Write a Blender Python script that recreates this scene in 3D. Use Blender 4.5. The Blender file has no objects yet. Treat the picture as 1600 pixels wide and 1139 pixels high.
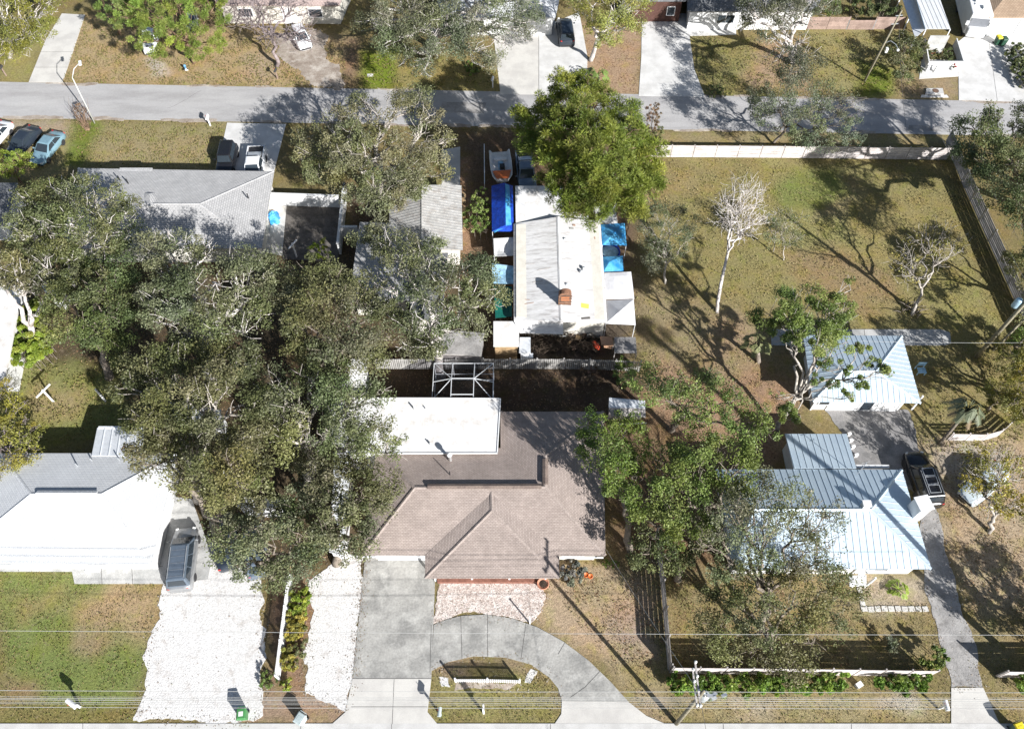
import bpy, bmesh, math, random
import numpy as np
from mathutils import Vector, Matrix, Quaternion
random.seed(7); rng = np.random.default_rng(7)
R = math.radians
SC = bpy.context.scene; COL = SC.collection
# ------------------------------------------------------------------ camera, sky, sun, exposure
H, TH, F = 60.0, R(32.3), 1270.0
cd = bpy.data.cameras.new('camera'); cam = bpy.data.objects.new('camera', cd); COL.objects.link(cam)
cam.location = (0, 0, H); cam.rotation_euler = (TH, 0, 0)
cd.sensor_width = 36; cd.lens = 36 * F / 1600; cd.clip_start = 1; cd.clip_end = 3000
SC.camera = cam
SUN_AZ, SUN_EL = R(-50.5), R(28.5)
w = bpy.data.worlds.new('World'); SC.world = w; w.use_nodes = True
nt = w.node_tree; bg = nt.nodes['Background']
sky = nt.nodes.new('ShaderNodeTexSky'); sky.sky_type = 'NISHITA'; sky.sun_disc = False
sky.sun_elevation = SUN_EL; sky.sun_rotation = R(140.5)
nt.links.new(sky.outputs[0], bg.inputs[0]); bg.inputs[1].default_value = 0.055
sl = bpy.data.lights.new('sun', 'SUN'); sl.energy = 5.0; sl.angle = R(0.5); sl.color = (1, .985, .965)
so = bpy.data.objects.new('sun', sl); COL.objects.link(so)
sd = Vector((math.cos(SUN_EL) * math.cos(SUN_AZ), math.cos(SUN_EL) * math.sin(SUN_AZ), math.sin(SUN_EL)))
so.rotation_euler = sd.to_track_quat('Z', 'Y').to_euler()
VS = SC.view_settings; VS.view_transform = 'Standard'; VS.look = 'None'; VS.gamma = 1; VS.use_curve_mapping = False
VS.exposure = 0.9
SC.cycles.max_bounces = 6; SC.cycles.diffuse_bounces = 3; SC.cycles.transparent_max_bounces = 8

# ------------------------------------------------------------------ helpers
_c, _s = math.cos(TH), math.sin(TH)
def G(px, py, z=0.0):
    """survey point: where the sight line of the photograph meets the level z"""
    x = px - 800; v = 569.5 - py
    d = Vector((x, v * _c + F * _s, v * _s - F * _c))
    p = d * ((z - H) / d.z); return Vector((p.x, p.y, z))
def Gs(pts, z=0.0): return [G(p[0], p[1], p[2] if len(p) > 2 else z) for p in pts]
def pxm(py, z=0.0):
    a = TH + math.atan((569.5 - py) / F); return F * math.cos(a) / ((H - z) * math.cos(a - TH))
WL = {}
def wl(p): return WL.get(p.name, Vector((0, 0, 0))) if p else Vector((0, 0, 0))
def tag(o, label, cat=None, group=None, kind=None):
    o['label'] = label
    if cat: o['category'] = cat
    if group: o['group'] = group
    if kind: o['kind'] = kind
    return o
def T(name, label, cat, loc, group=None):
    o = bpy.data.objects.new(name, None); COL.objects.link(o); o.location = loc; o.empty_display_size = .3
    WL[o.name] = Vector(loc); return tag(o, label, cat, group)
def link(name, me, mat, parent=None):
    o = bpy.data.objects.new(name, me); COL.objects.link(o)
    if mat and not me.materials: me.materials.append(mat)
    if parent: o.parent = parent; WL[o.name] = wl(parent)
    return o
class MB:
    def __init__(s): s.v = []; s.f = []
    def add(s, vs, fs):
        n = len(s.v); s.v += [tuple(p) for p in vs]; s.f += [tuple(i + n for i in f) for f in fs]; return s
    def box(s, c, d, rz=0.0, tilt=None):
        x, y, z = d[0] / 2, d[1] / 2, d[2] / 2; m = Matrix.Rotation(rz, 3, 'Z')
        if tilt: m = m @ Matrix.Rotation(tilt, 3, 'Y')
        return s.add([Vector(c) + m @ Vector(p) for p in ((-x,-y,-z),(x,-y,-z),(x,y,-z),(-x,y,-z),(-x,-y,z),(x,-y,z),(x,y,z),(-x,y,z))],
                     [(3,2,1,0),(4,5,6,7),(0,1,5,4),(1,2,6,5),(2,3,7,6),(3,0,4,7)])
    def prism(s, poly, z0, z1):
        a = sum(poly[i][0] * poly[(i+1) % len(poly)][1] - poly[(i+1) % len(poly)][0] * poly[i][1] for i in range(len(poly)))
        if a < 0: poly = poly[::-1]
        n = len(poly)
        return s.add([(p[0], p[1], z0) for p in poly] + [(p[0], p[1], z1) for p in poly],
                     [tuple(range(n-1, -1, -1)), tuple(range(n, 2*n))] + [(i, (i+1) % n, n + (i+1) % n, n + i) for i in range(n)])
    def tube(s, path, rad, k=6):
        P = [Vector(p) for p in path]; n = len(P)
        if not hasattr(rad, '__len__'): rad = [rad] * n
        vs = []; u = None
        for i in range(n):
            t = (P[min(i+1, n-1)] - P[max(i-1, 0)]); t = t.normalized() if t.length > 1e-6 else Vector((0,0,1))
            if u is None: u = t.orthogonal().normalized()
            u = (u - t * u.dot(t)); u = u.normalized() if u.length > 1e-6 else t.orthogonal().normalized()
            b = t.cross(u)
            for j in range(k):
                a = 2 * math.pi * j / k; vs.append(P[i] + (u * math.cos(a) + b * math.sin(a)) * rad[i])
        fs = [(i*k+j, i*k+(j+1) % k, (i+1)*k+(j+1) % k, (i+1)*k+j) for i in range(n-1) for j in range(k)]
        fs += [tuple(range(k-1, -1, -1)), tuple(range((n-1)*k, n*k))]
        return s.add(vs, fs)
    def lathe(s, c, prof, k=14):
        c = Vector(c); vs = [c + Vector((r * math.cos(2*math.pi*j/k), r * math.sin(2*math.pi*j/k), z)) for r, z in prof for j in range(k)]
        fs = [(i*k+j, i*k+(j+1) % k, (i+1)*k+(j+1) % k, (i+1)*k+j) for i in range(len(prof)-1) for j in range(k)]
        fs += [tuple(range(k-1, -1, -1)), tuple(range((len(prof)-1)*k, len(prof)*k))]
        return s.add(vs, fs)
    def build(s, name, mat, parent=None, smooth=False, bevel=0, local=False):
        me = bpy.data.meshes.new(name); o0 = Vector((0,0,0)) if local else wl(parent)
        me.from_pydata([tuple(Vector(p) - o0) for p in s.v], [], s.f); me.validate()
        if smooth: me.shade_smooth()
        o = link(name, me, mat, parent)
        if bevel:
            b = o.modifiers.new('edge', 'BEVEL'); b.width = bevel; b.segments = 2; b.limit_method = 'ANGLE'
        return o
_unit = {}
def bar(name, mat, parent, p0, p1, w, h):
    """one board / post: shared unit box stretched from p0 to p1"""
    if mat.name not in _unit:
        me = bpy.data.meshes.new('board_' + mat.name); b = MB().box((0,0,0), (1,1,1)); me.from_pydata(b.v, [], b.f); me.materials.append(mat); _unit[mat.name] = me
    p0, p1 = Vector(p0), Vector(p1); d = p1 - p0
    o = bpy.data.objects.new(name, _unit[mat.name]); COL.objects.link(o)
    o.parent = parent; WL[o.name] = wl(parent)
    o.location = (p0 + p1) / 2 - wl(parent); o.rotation_mode = 'QUATERNION'
    o.rotation_quaternion = d.to_track_quat('X', 'Z') if abs(d.normalized().z) < .99 else Quaternion((0,1,0), math.pi/2)
    o.scale = (d.length, w, h); return o
def inpoly(P, X, Y):
    ins = np.zeros(X.shape, bool); n = len(P)
    for i in range(n):
        x1, y1 = P[i][0], P[i][1]; x2, y2 = P[(i+1) % n][0], P[(i+1) % n][1]
        if y1 == y2: continue
        ins ^= ((y1 > Y) != (y2 > Y)) & (X < (x2 - x1) * (Y - y1) / (y2 - y1) + x1)
    return ins
def edist(P, X, Y):
    D = np.full(X.shape, 1e9); n = len(P)
    for i in range(n):
        x1, y1 = P[i][0], P[i][1]; dx, dy = P[(i+1) % n][0] - x1, P[(i+1) % n][1] - y1
        t = np.clip(((X - x1) * dx + (Y - y1) * dy) / (dx*dx + dy*dy + 1e-9), 0, 1)
        D = np.minimum(D, np.hypot(X - x1 - t*dx, Y - y1 - t*dy))
    return D
def inset(poly, d):
    P = [Vector((p[0], p[1])) for p in poly]; n = len(P)
    A = sum(P[i].x * P[(i+1) % n].y - P[(i+1) % n].x * P[i].y for i in range(n)); sg = 1 if A > 0 else -1
    out = []
    for i in range(n):
        a = (P[i] - P[i-1]).normalized(); b = (P[(i+1) % n] - P[i]).normalized()
        na = Vector((-a.y, a.x)) * sg; nb = Vector((-b.y, b.x)) * sg
        m = na + nb; m = m / max(m.dot(na), .3) if m.length > 1e-6 else na
        out.append(P[i] + m * d)
    return out
HARD = []                                            # footprints where no grass grows
def jag(poly, amp, step=.22):
    out = []; n = len(poly)
    for i in range(n):
        a, b = poly[i], poly[(i+1) % n]; L = max(1, int((b - a).length / step))
        for j in range(L):
            p = a.lerp(b, j / L); q = sum((math.sin(p.x*f + p.y*f*1.3 + f) * (1.2/f) for f in (1.1, 2.7, 5.3)), 0.0) * amp * 1.3; out.append(p + Vector((q + random.uniform(-amp, amp)*.45, q*.6 + random.uniform(-amp, amp)*.45, 0)))
    return out
def slab(name, pts, z, mat, label, rag=0, world=False, hard=True):
    P = pts if world else Gs(pts)
    if rag: P = jag(P, rag)
    if hard: HARD.append([(p.x, p.y) for p in P])
    bm = bmesh.new(); lo = [bm.verts.new((p.x, p.y, -.03)) for p in P]; hi = [bm.verts.new((p.x, p.y, z)) for p in P]
    f = bm.faces.new(hi); n = len(P)
    for i in range(n): bm.faces.new((lo[i], lo[(i+1) % n], hi[(i+1) % n], hi[i]))
    bmesh.ops.recalc_face_normals(bm, faces=bm.faces)
    if f.normal.z < 0: bmesh.ops.reverse_faces(bm, faces=bm.faces)
    bmesh.ops.triangulate(bm, faces=[f])
    me = bpy.data.meshes.new(name); bm.to_mesh(me); bm.free()
    o = link(name, me, mat); o['kind'] = 'structure'; o['label'] = label; return o

# ------------------------------------------------------------------ materials
def mat(name, c1, c2=None, scale=1.0, rough=.85, bump=0.0, bscale=None, metal=0.0, fine=.25, fscale=9.0, obj=False, vary=0.0, spec=.3, c3=None, s3=.3, lo=.42, hi=.62, stretch=None):
    m = bpy.data.materials.new(name); m.use_nodes = True; t = m.node_tree; N = t.nodes.new; L = t.links.new
    b = t.nodes['Principled BSDF']; b.inputs['Roughness'].default_value = rough; b.inputs['Metallic'].default_value = metal
    b.inputs['Specular IOR Level'].default_value = spec
    if obj: co = N('ShaderNodeTexCoord').outputs['Object']
    else: co = N('ShaderNodeNewGeometry').outputs['Position']
    if stretch:
        mp = N('ShaderNodeMapping'); mp.inputs['Scale'].default_value = stretch; L(co, mp.inputs[0]); co = mp.outputs[0]
    def noise(s, d=4):
        n = N('ShaderNodeTexNoise'); n.inputs['Scale'].default_value = s; n.inputs['Detail'].default_value = d; n.inputs['Roughness'].default_value = .6; L(co, n.inputs['Vector']); return n.outputs['Fac']
    def ramp(f, a, b2):
        r = N('ShaderNodeMapRange'); r.inputs[1].default_value = a; r.inputs[2].default_value = b2; L(f, r.inputs[0]); return r.outputs[0]
    def mix(f, A, B, mode='MIX'):
        x = N('ShaderNodeMix'); x.data_type = 'RGBA'; x.blend_type = mode
        if hasattr(f, 'node'): L(f, x.inputs[0])
        else: x.inputs[0].default_value = f
        for sck, val in ((x.inputs[6], A), (x.inputs[7], B)):
            if hasattr(val, 'node'): L(val, sck)
            else: sck.default_value = (*val, 1)
        return x.outputs[2]
    col = mix(ramp(noise(scale), lo, hi), c1, c2 or tuple(v * .8 for v in c1))
    if c3: col = mix(ramp(noise(s3, 5), .5, .72), col, c3)
    if fine:
        r = N('ShaderNodeMapRange'); r.inputs[1].default_value = .3; r.inputs[2].default_value = .7; r.inputs[3].default_value = 1 - fine; r.inputs[4].default_value = 1 + fine
        L(noise(fscale, 3), r.inputs[0]); col = mix(1.0, col, r.outputs[0], 'MULTIPLY')
    if vary:
        oi = N('ShaderNodeObjectInfo'); r = N('ShaderNodeMapRange'); r.inputs[3].default_value = 1 - vary; r.inputs[4].default_value = 1 + vary
        L(oi.outputs['Random'], r.inputs[0]); col = mix(1.0, col, r.outputs[0], 'MULTIPLY')
    L(col, b.inputs['Base Color'])
    if bump:
        bp = N('ShaderNodeBump'); bp.inputs['Strength'].default_value = bump; bp.inputs['Distance'].default_value = .05
        L(noise(bscale or fscale, 3), bp.inputs['Height']); L(bp.outputs[0], b.inputs['Normal'])
    return m
def plain(name, c, rough=.5, metal=0.0, spec=.5, coat=0.0):
    m = mat(name, c, tuple(v * .9 for v in c), 3.0, rough, 0, metal=metal, fine=.06, obj=True, spec=spec)
    if coat: m.node_tree.nodes['Principled BSDF'].inputs['Coat Weight'].default_value = coat
    return m
def attr_mat(name, ground=False, trans=.3, rough=.55):
    m = bpy.data.materials.new(name); m.use_nodes = True; t = m.node_tree; N = t.nodes.new; L = t.links.new
    b = t.nodes['Principled BSDF']; a = N('ShaderNodeAttribute'); a.attribute_name = 'Col'; out = t.nodes['Material Output']
    b.inputs['Roughness'].default_value = rough
    if not ground:
        b.inputs['Specular IOR Level'].default_value = .35
        L(a.outputs['Color'], b.inputs['Base Color'])
        tr = N('ShaderNodeBsdfTranslucent'); L(a.outputs['Color'], tr.inputs[0]); mx = N('ShaderNodeMixShader'); mx.inputs[0].default_value = trans
        L(b.outputs[0], mx.inputs[1]); L(tr.outputs[0], mx.inputs[2]); L(mx.outputs[0], out.inputs[0]); return m
    b.inputs['Roughness'].default_value = .95; b.inputs['Specular IOR Level'].default_value = .1
    co = N('ShaderNodeNewGeometry').outputs['Position']
    def noise(s, d=4, rr=.6):
        n = N('ShaderNodeTexNoise'); n.inputs['Scale'].default_value = s; n.inputs['Detail'].default_value = d; n.inputs['Roughness'].default_value = rr; L(co, n.inputs['Vector']); return n.outputs['Fac']
    def rg(f, a0, a1, b0, b1):
        r = N('ShaderNodeMapRange'); r.inputs[1].default_value = a0; r.inputs[2].default_value = a1; r.inputs[3].default_value = b0; r.inputs[4].default_value = b1; L(f, r.inputs[0]); return r.outputs[0]
    def mx(f, A, B, mode='MIX'):
        x = N('ShaderNodeMix'); x.data_type = 'RGBA'; x.blend_type = mode
        if hasattr(f, 'node'): L(f, x.inputs[0])
        else: x.inputs[0].default_value = f
        for sck, val in ((x.inputs[6], A), (x.inputs[7], B)):
            if hasattr(val, 'node'): L(val, sck)
            else: sck.default_value = (*val, 1)
        return x.outputs[2]
    c = a.outputs['Color']
    c = mx(rg(noise(.45, 5), .45, .68, 0, .75), c, mx(1.0, c, (1.15, .96, .84), 'MULTIPLY'))
    c = mx(rg(noise(.9, 4), .5, .72, 0, .7), c, mx(1.0, c, (.82, 1.06, .66), 'MULTIPLY'))
    c = mx(rg(noise(2.2, 5, .7), .56, .7, 0, .6), c, (.25, .2, .14))
    c = mx(1.0, c, rg(noise(4.0, 5, .8), .32, .68, .64, 1.36), 'MULTIPLY')
    c = mx(1.0, c, rg(noise(16, 3, .7), .3, .7, .6, 1.4), 'MULTIPLY')
    L(c, b.inputs['Base Color'])
    bp = N('ShaderNodeBump'); bp.inputs['Strength'].default_value = .8; bp.inputs['Distance'].default_value = .07
    L(noise(7, 4, .75), bp.inputs['Height']); L(bp.outputs[0], b.inputs['Normal'])
    return m
def shingle_mat(name, c1, c2, mortar, bw=.3, bh=.2, bump=.6, vary=.2):
    m = bpy.data.materials.new(name); m.use_nodes = True; t = m.node_tree; N = t.nodes.new; L = t.links.new
    b = t.nodes['Principled BSDF']; b.inputs['Roughness'].default_value = .9; b.inputs['Specular IOR Level'].default_value = .2
    uv = N('ShaderNodeUVMap'); uv.uv_map = 'UVMap'
    wob = N('ShaderNodeTexNoise'); wob.inputs['Scale'].default_value = .8; wob.inputs['Detail'].default_value = 2; L(uv.outputs[0], wob.inputs['Vector'])
    ad = N('ShaderNodeVectorMath'); ad.operation = 'MULTIPLY_ADD'; ad.inputs[1].default_value = (.0, .05, 0); L(wob.outputs['Color'], ad.inputs[0]); L(uv.outputs[0], ad.inputs[2])
    br = N('ShaderNodeTexBrick'); br.inputs['Color1'].default_value = (*c1, 1); br.inputs['Color2'].default_value = (*c2, 1); br.inputs['Mortar'].default_value = (*mortar, 1)
    br.inputs['Scale'].default_value = 1; br.inputs['Brick Width'].default_value = bw; br.inputs['Row Height'].default_value = bh; br.inputs['Mortar Size'].default_value = .018; br.inputs['Mortar Smooth'].default_value = .4; br.inputs['Bias'].default_value = 0
    L(ad.outputs[0], br.inputs['Vector'])
    n = N('ShaderNodeTexNoise'); n.inputs['Scale'].default_value = .6; n.inputs['Detail'].default_value = 6; n.inputs['Roughness'].default_value = .7; L(uv.outputs[0], n.inputs['Vector'])
    r = N('ShaderNodeMapRange'); r.inputs[1].default_value = .3; r.inputs[2].default_value = .7; r.inputs[3].default_value = 1 - vary; r.inputs[4].default_value = 1 + vary; L(n.outputs['Fac'], r.inputs[0])
    mx = N('ShaderNodeMix'); mx.data_type = 'RGBA'; mx.blend_type = 'MULTIPLY'; mx.inputs[0].default_value = 1; L(br.outputs['Color'], mx.inputs[6]); L(r.outputs[0], mx.inputs[7]); L(mx.outputs[2], b.inputs['Base Color'])
    # each course steps up towards its lower edge
    sp = N('ShaderNodeSeparateXYZ'); L(ad.outputs[0], sp.inputs[0]); dv = N('ShaderNodeMath'); dv.operation = 'DIVIDE'; dv.inputs[1].default_value = bh; L(sp.outputs[1], dv.inputs[0])
    fr = N('ShaderNodeMath'); fr.operation = 'FRACT'; L(dv.outputs[0], fr.inputs[0])
    sm = N('ShaderNodeMath'); sm.operation = 'SUBTRACT'; L(fr.outputs[0], sm.inputs[0]); L(br.outputs['Fac'], sm.inputs[1])
    bp = N('ShaderNodeBump'); bp.inputs['Strength'].default_value = bump; bp.inputs['Distance'].default_value = .03; L(sm.outputs[0], bp.inputs['Height']); L(bp.outputs[0], b.inputs['Normal'])
    return m

M_ground = attr_mat('lawn', True); M_leaf = attr_mat('leaves', rough=.5); M_tuft = attr_mat('grass_blades', trans=.2, rough=.8)
M_road = mat('street_asphalt', (.40, .39, .385), (.33, .32, .315), .45, .9, .4, fine=.13, fscale=18, stretch=(.35,1.6,1), c3=(.44, .43, .42), s3=.25)
M_side = mat('pavement_concrete', (.56, .55, .53), (.48, .47, .45), .8, .9, .2, fine=.1, fscale=20)
M_conc = mat('driveway_concrete', (.58, .56, .52), (.49, .47, .44), .5, .9, .2, fine=.08, fscale=18)
M_white_conc = mat('pale_concrete', (.62, .61, .59), (.52, .51, .49), .6, .9, .2, fine=.06, fscale=18)
M_stain = mat('stained_concrete', (.37, .36, .335), (.255, .25, .235), .55, .9, .3, fine=.16, fscale=7, c3=(.46, .45, .42), s3=.9)
M_cool_conc = mat('weathered_grey_concrete', (.47, .465, .45), (.36, .36, .35), .7, .9, .25, fine=.12, fscale=12, c3=(.29, .29, .28), s3=.8)
M_asph = mat('worn_asphalt', (.25, .24, .235), (.17, .165, .16), .8, .92, .5, fine=.18, fscale=12, c3=(.33, .31, .29), s3=.6)
M_asph2 = mat('pale_worn_asphalt', (.36, .345, .33), (.27, .26, .25), .8, .92, .5, fine=.18, fscale=12, c3=(.2, .19, .18), s3=1.1)
M_shell = mat('crushed_shell', (.62, .605, .585), (.42, .38, .345), 1.1, .95, .7, fine=.24, fscale=11, c3=(.66, .65, .63), s3=.3, lo=.54, hi=.78)
M_gravel = mat('pink_gravel', (.62, .55, .50), (.42, .34, .30), 5, .95, 1.0, fine=.45, fscale=13, c3=(.74, .69, .65), s3=1.2)
M_dirt = mat('bare_dirt', (.36, .31, .26), (.25, .20, .16), .9, .95, .6, fine=.2, fscale=9, c3=(.55, .50, .44), s3=.7)
M_paver = mat('dark_pavers', (.14, .125, .11), (.09, .08, .07), 1.4, .9, .4, fine=.25, fscale=10)
M_bark_pale = mat('pale_bark', (.46, .42, .37), (.28, .25, .22), 2.5, .9, .5, fine=.25, fscale=14)
M_bark = mat('grey_bark', (.26, .22, .18), (.15, .125, .10), 2.5, .92, .6, fine=.25, fscale=12)
M_bark_white = mat('white_bark', (.62, .58, .55), (.36, .32, .29), 2.2, .9, .4, fine=.25, fscale=9)
M_twig = mat('bare_twigs', (.30, .25, .25), (.20, .16, .15), 2.5, .9, 0, fine=.2)
M_bark_brown = mat('pine_bark', (.30, .20, .13), (.17, .11, .075), 2.5, .92, .6, fine=.25, fscale=12)
M_pole = mat('weathered_pole_wood', (.30, .27, .19), (.20, .18, .13), 1.5, .9, .4, fine=.2, fscale=12)
M_wood_grey = mat('grey_fence_wood', (.42, .39, .37), (.32, .295, .28), 1.2, .9, .4, fine=.16, fscale=11, vary=.14)
M_wood_pale = mat('bleached_fence_wood', (.62, .57, .55), (.50, .45, .43), 1.2, .9, .3, fine=.14, fscale=11, vary=.1)
M_wood_brown = mat('brown_fence_wood', (.34, .25, .21), (.25, .18, .15), 1.2, .9, .4, fine=.16, fscale=11, vary=.12)
M_vinyl = plain('white_vinyl', (.82, .82, .82), .4)
M_white = mat('white_paint', (.72, .72, .715), (.66, .66, .655), 1.5, .6, 0, fine=.04)
M_cream = mat('cream_wall', (.66, .63, .56), (.60, .57, .5), 1.5, .8, 0, fine=.06)
M_dark_wall = mat('dark_brown_siding', (.10, .05, .04), (.08, .04, .03), 1.5, .8, 0, fine=.1)
M_brick = mat('red_brick', (.27, .125, .09), (.19, .085, .06), 3.5, .9, .4, fine=.25, fscale=14)
M_flat = mat('white_membrane_roof', (.69, .685, .68), (.63, .62, .60), .6, .8, .1, fine=.08, fscale=6, c3=(.56, .52, .47), s3=.9, lo=.5, hi=.75)
M_mobile = mat('dusty_white_metal_roof', (.70, .69, .68), (.61, .60, .585), .7, .6, .1, fine=.12, fscale=5, c3=(.40, .375, .36), s3=1.5, stretch=(.5, 3, 1))
M_metal = mat('white_standing_seam', (.58, .68, .75), (.53, .63, .71), .6, .45, 0, metal=.4, fine=.04, vary=.02)
M_galv = mat('galvanised_roof', (.52, .51, .49), (.43, .42, .40), .8, .5, 0, metal=.3, fine=.1, fscale=4, c3=(.36, .33, .30), s3=1.2, vary=.06)
M_alu = plain('white_aluminium', (.76, .78, .80), .4, .2)
M_glass = plain('window_glass', (.03, .04, .05), .03, 0, .8)
M_tyre = plain('tyre_rubber', (.025, .025, .027), .85)
M_rim = plain('silver_rim', (.55, .55, .56), .35, .7)
M_chrome = plain('silver_metal', (.6, .62, .64), .35, .6)
M_black = plain('black_plastic', (.02, .02, .022), .5)
M_red = plain('red_plastic', (.5, .04, .03), .4)
M_orange = plain('orange_plastic', (.65, .16, .04), .5)
M_lamp = plain('lamp_glass', (.75, .75, .72), .2)
M_blue = mat('deep_blue_tarp', (.012, .06, .42), (.01, .045, .33), 1.5, .45, 1.0, fine=.28, fscale=4, bscale=3)
M_cyan = mat('light_blue_tarp', (.10, .38, .64), (.02, .19, .46), 1.5, .45, 1.0, fine=.28, fscale=3, bscale=3)
M_sky_tarp = mat('faded_blue_tarp', (.36, .56, .70), (.28, .48, .63), 1.2, .45, 1.0, fine=.28, fscale=3, bscale=3)
M_green_tarp = mat('green_tarp', (.01, .13, .10), (.01, .09, .07), 1.5, .5, .4, fine=.15, fscale=3)
M_canvas = mat('white_canvas', (.66, .655, .67), (.58, .575, .59), 1.2, .6, .3, fine=.05, fscale=3)
M_canvas_grey = mat('grey_canvas', (.62, .62, .61), (.50, .50, .49), 1.2, .6, .5, fine=.1, fscale=3)
M_bin_green = plain('green_bin', (.06, .22, .07), .5)
M_bin_grey = plain('grey_bin', (.42, .48, .48), .5)
M_bin_dark = plain('dark_green_bin', (.02, .07, .04), .5)
M_yellow = plain('yellow_lid', (.75, .6, .03), .5)
M_terra = plain('terracotta', (.5, .22, .14), .8)
M_soil = mat('potting_soil', (.06, .04, .03), (.04, .03, .02), 6, .95, .5)
M_junk = mat('rusty_scrap', (.16, .10, .07), (.08, .06, .05), 2, .9, .4, fine=.3)
M_stone = mat('fieldstone', (.40, .33, .27), (.24, .19, .16), 3, .95, .6, fine=.3, fscale=8)
M_plank = mat('bare_plywood', (.42, .29, .16), (.30, .20, .11), 2, .85, .3, fine=.15)
S_brown = shingle_mat('brown_shingles', (.42,.35,.312), (.345,.285,.253), (.24,.197,.175), .24, .115, .45, .16)
S_white = shingle_mat('white_shingles', (.60, .61, .615), (.55, .56, .57), (.45, .46, .47), .3, .17, .3, .06)
S_grey = shingle_mat('grey_shingles', (.50, .49, .48), (.43, .425, .42), (.28, .28, .28), .33, .2, .7, .12)
S_dark = shingle_mat('slate_grey_shingles', (.22, .225, .235), (.17, .175, .18), (.10, .10, .10), .33, .2, .5, .12)
S_tan = shingle_mat('tan_shingles', (.42, .31, .22), (.36, .26, .18), (.2, .14, .1), .33, .2, .6, .12)
S_pink = shingle_mat('pinkish_shingles', (.47, .37, .34), (.41, .32, .29), (.25, .19, .17), .33, .2, .6, .12)
def screen_mat():
    m = bpy.data.materials.new('insect_screen'); m.use_nodes = True; t = m.node_tree
    tr = t.nodes.new('ShaderNodeBsdfTransparent'); tr.inputs[0].default_value = (.8, .8, .82, 1); t.nodes['Principled BSDF'].inputs['Base Color'].default_value = (.03, .03, .03, 1)
    mx = t.nodes.new('ShaderNodeMixShader'); mx.inputs[0].default_value = .12; t.links.new(tr.outputs[0], mx.inputs[1]); t.links.new(t.nodes['Principled BSDF'].outputs[0], mx.inputs[2]); t.links.new(mx.outputs[0], t.nodes['Material Output'].inputs[0]); return m
M_screen = screen_mat()

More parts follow.
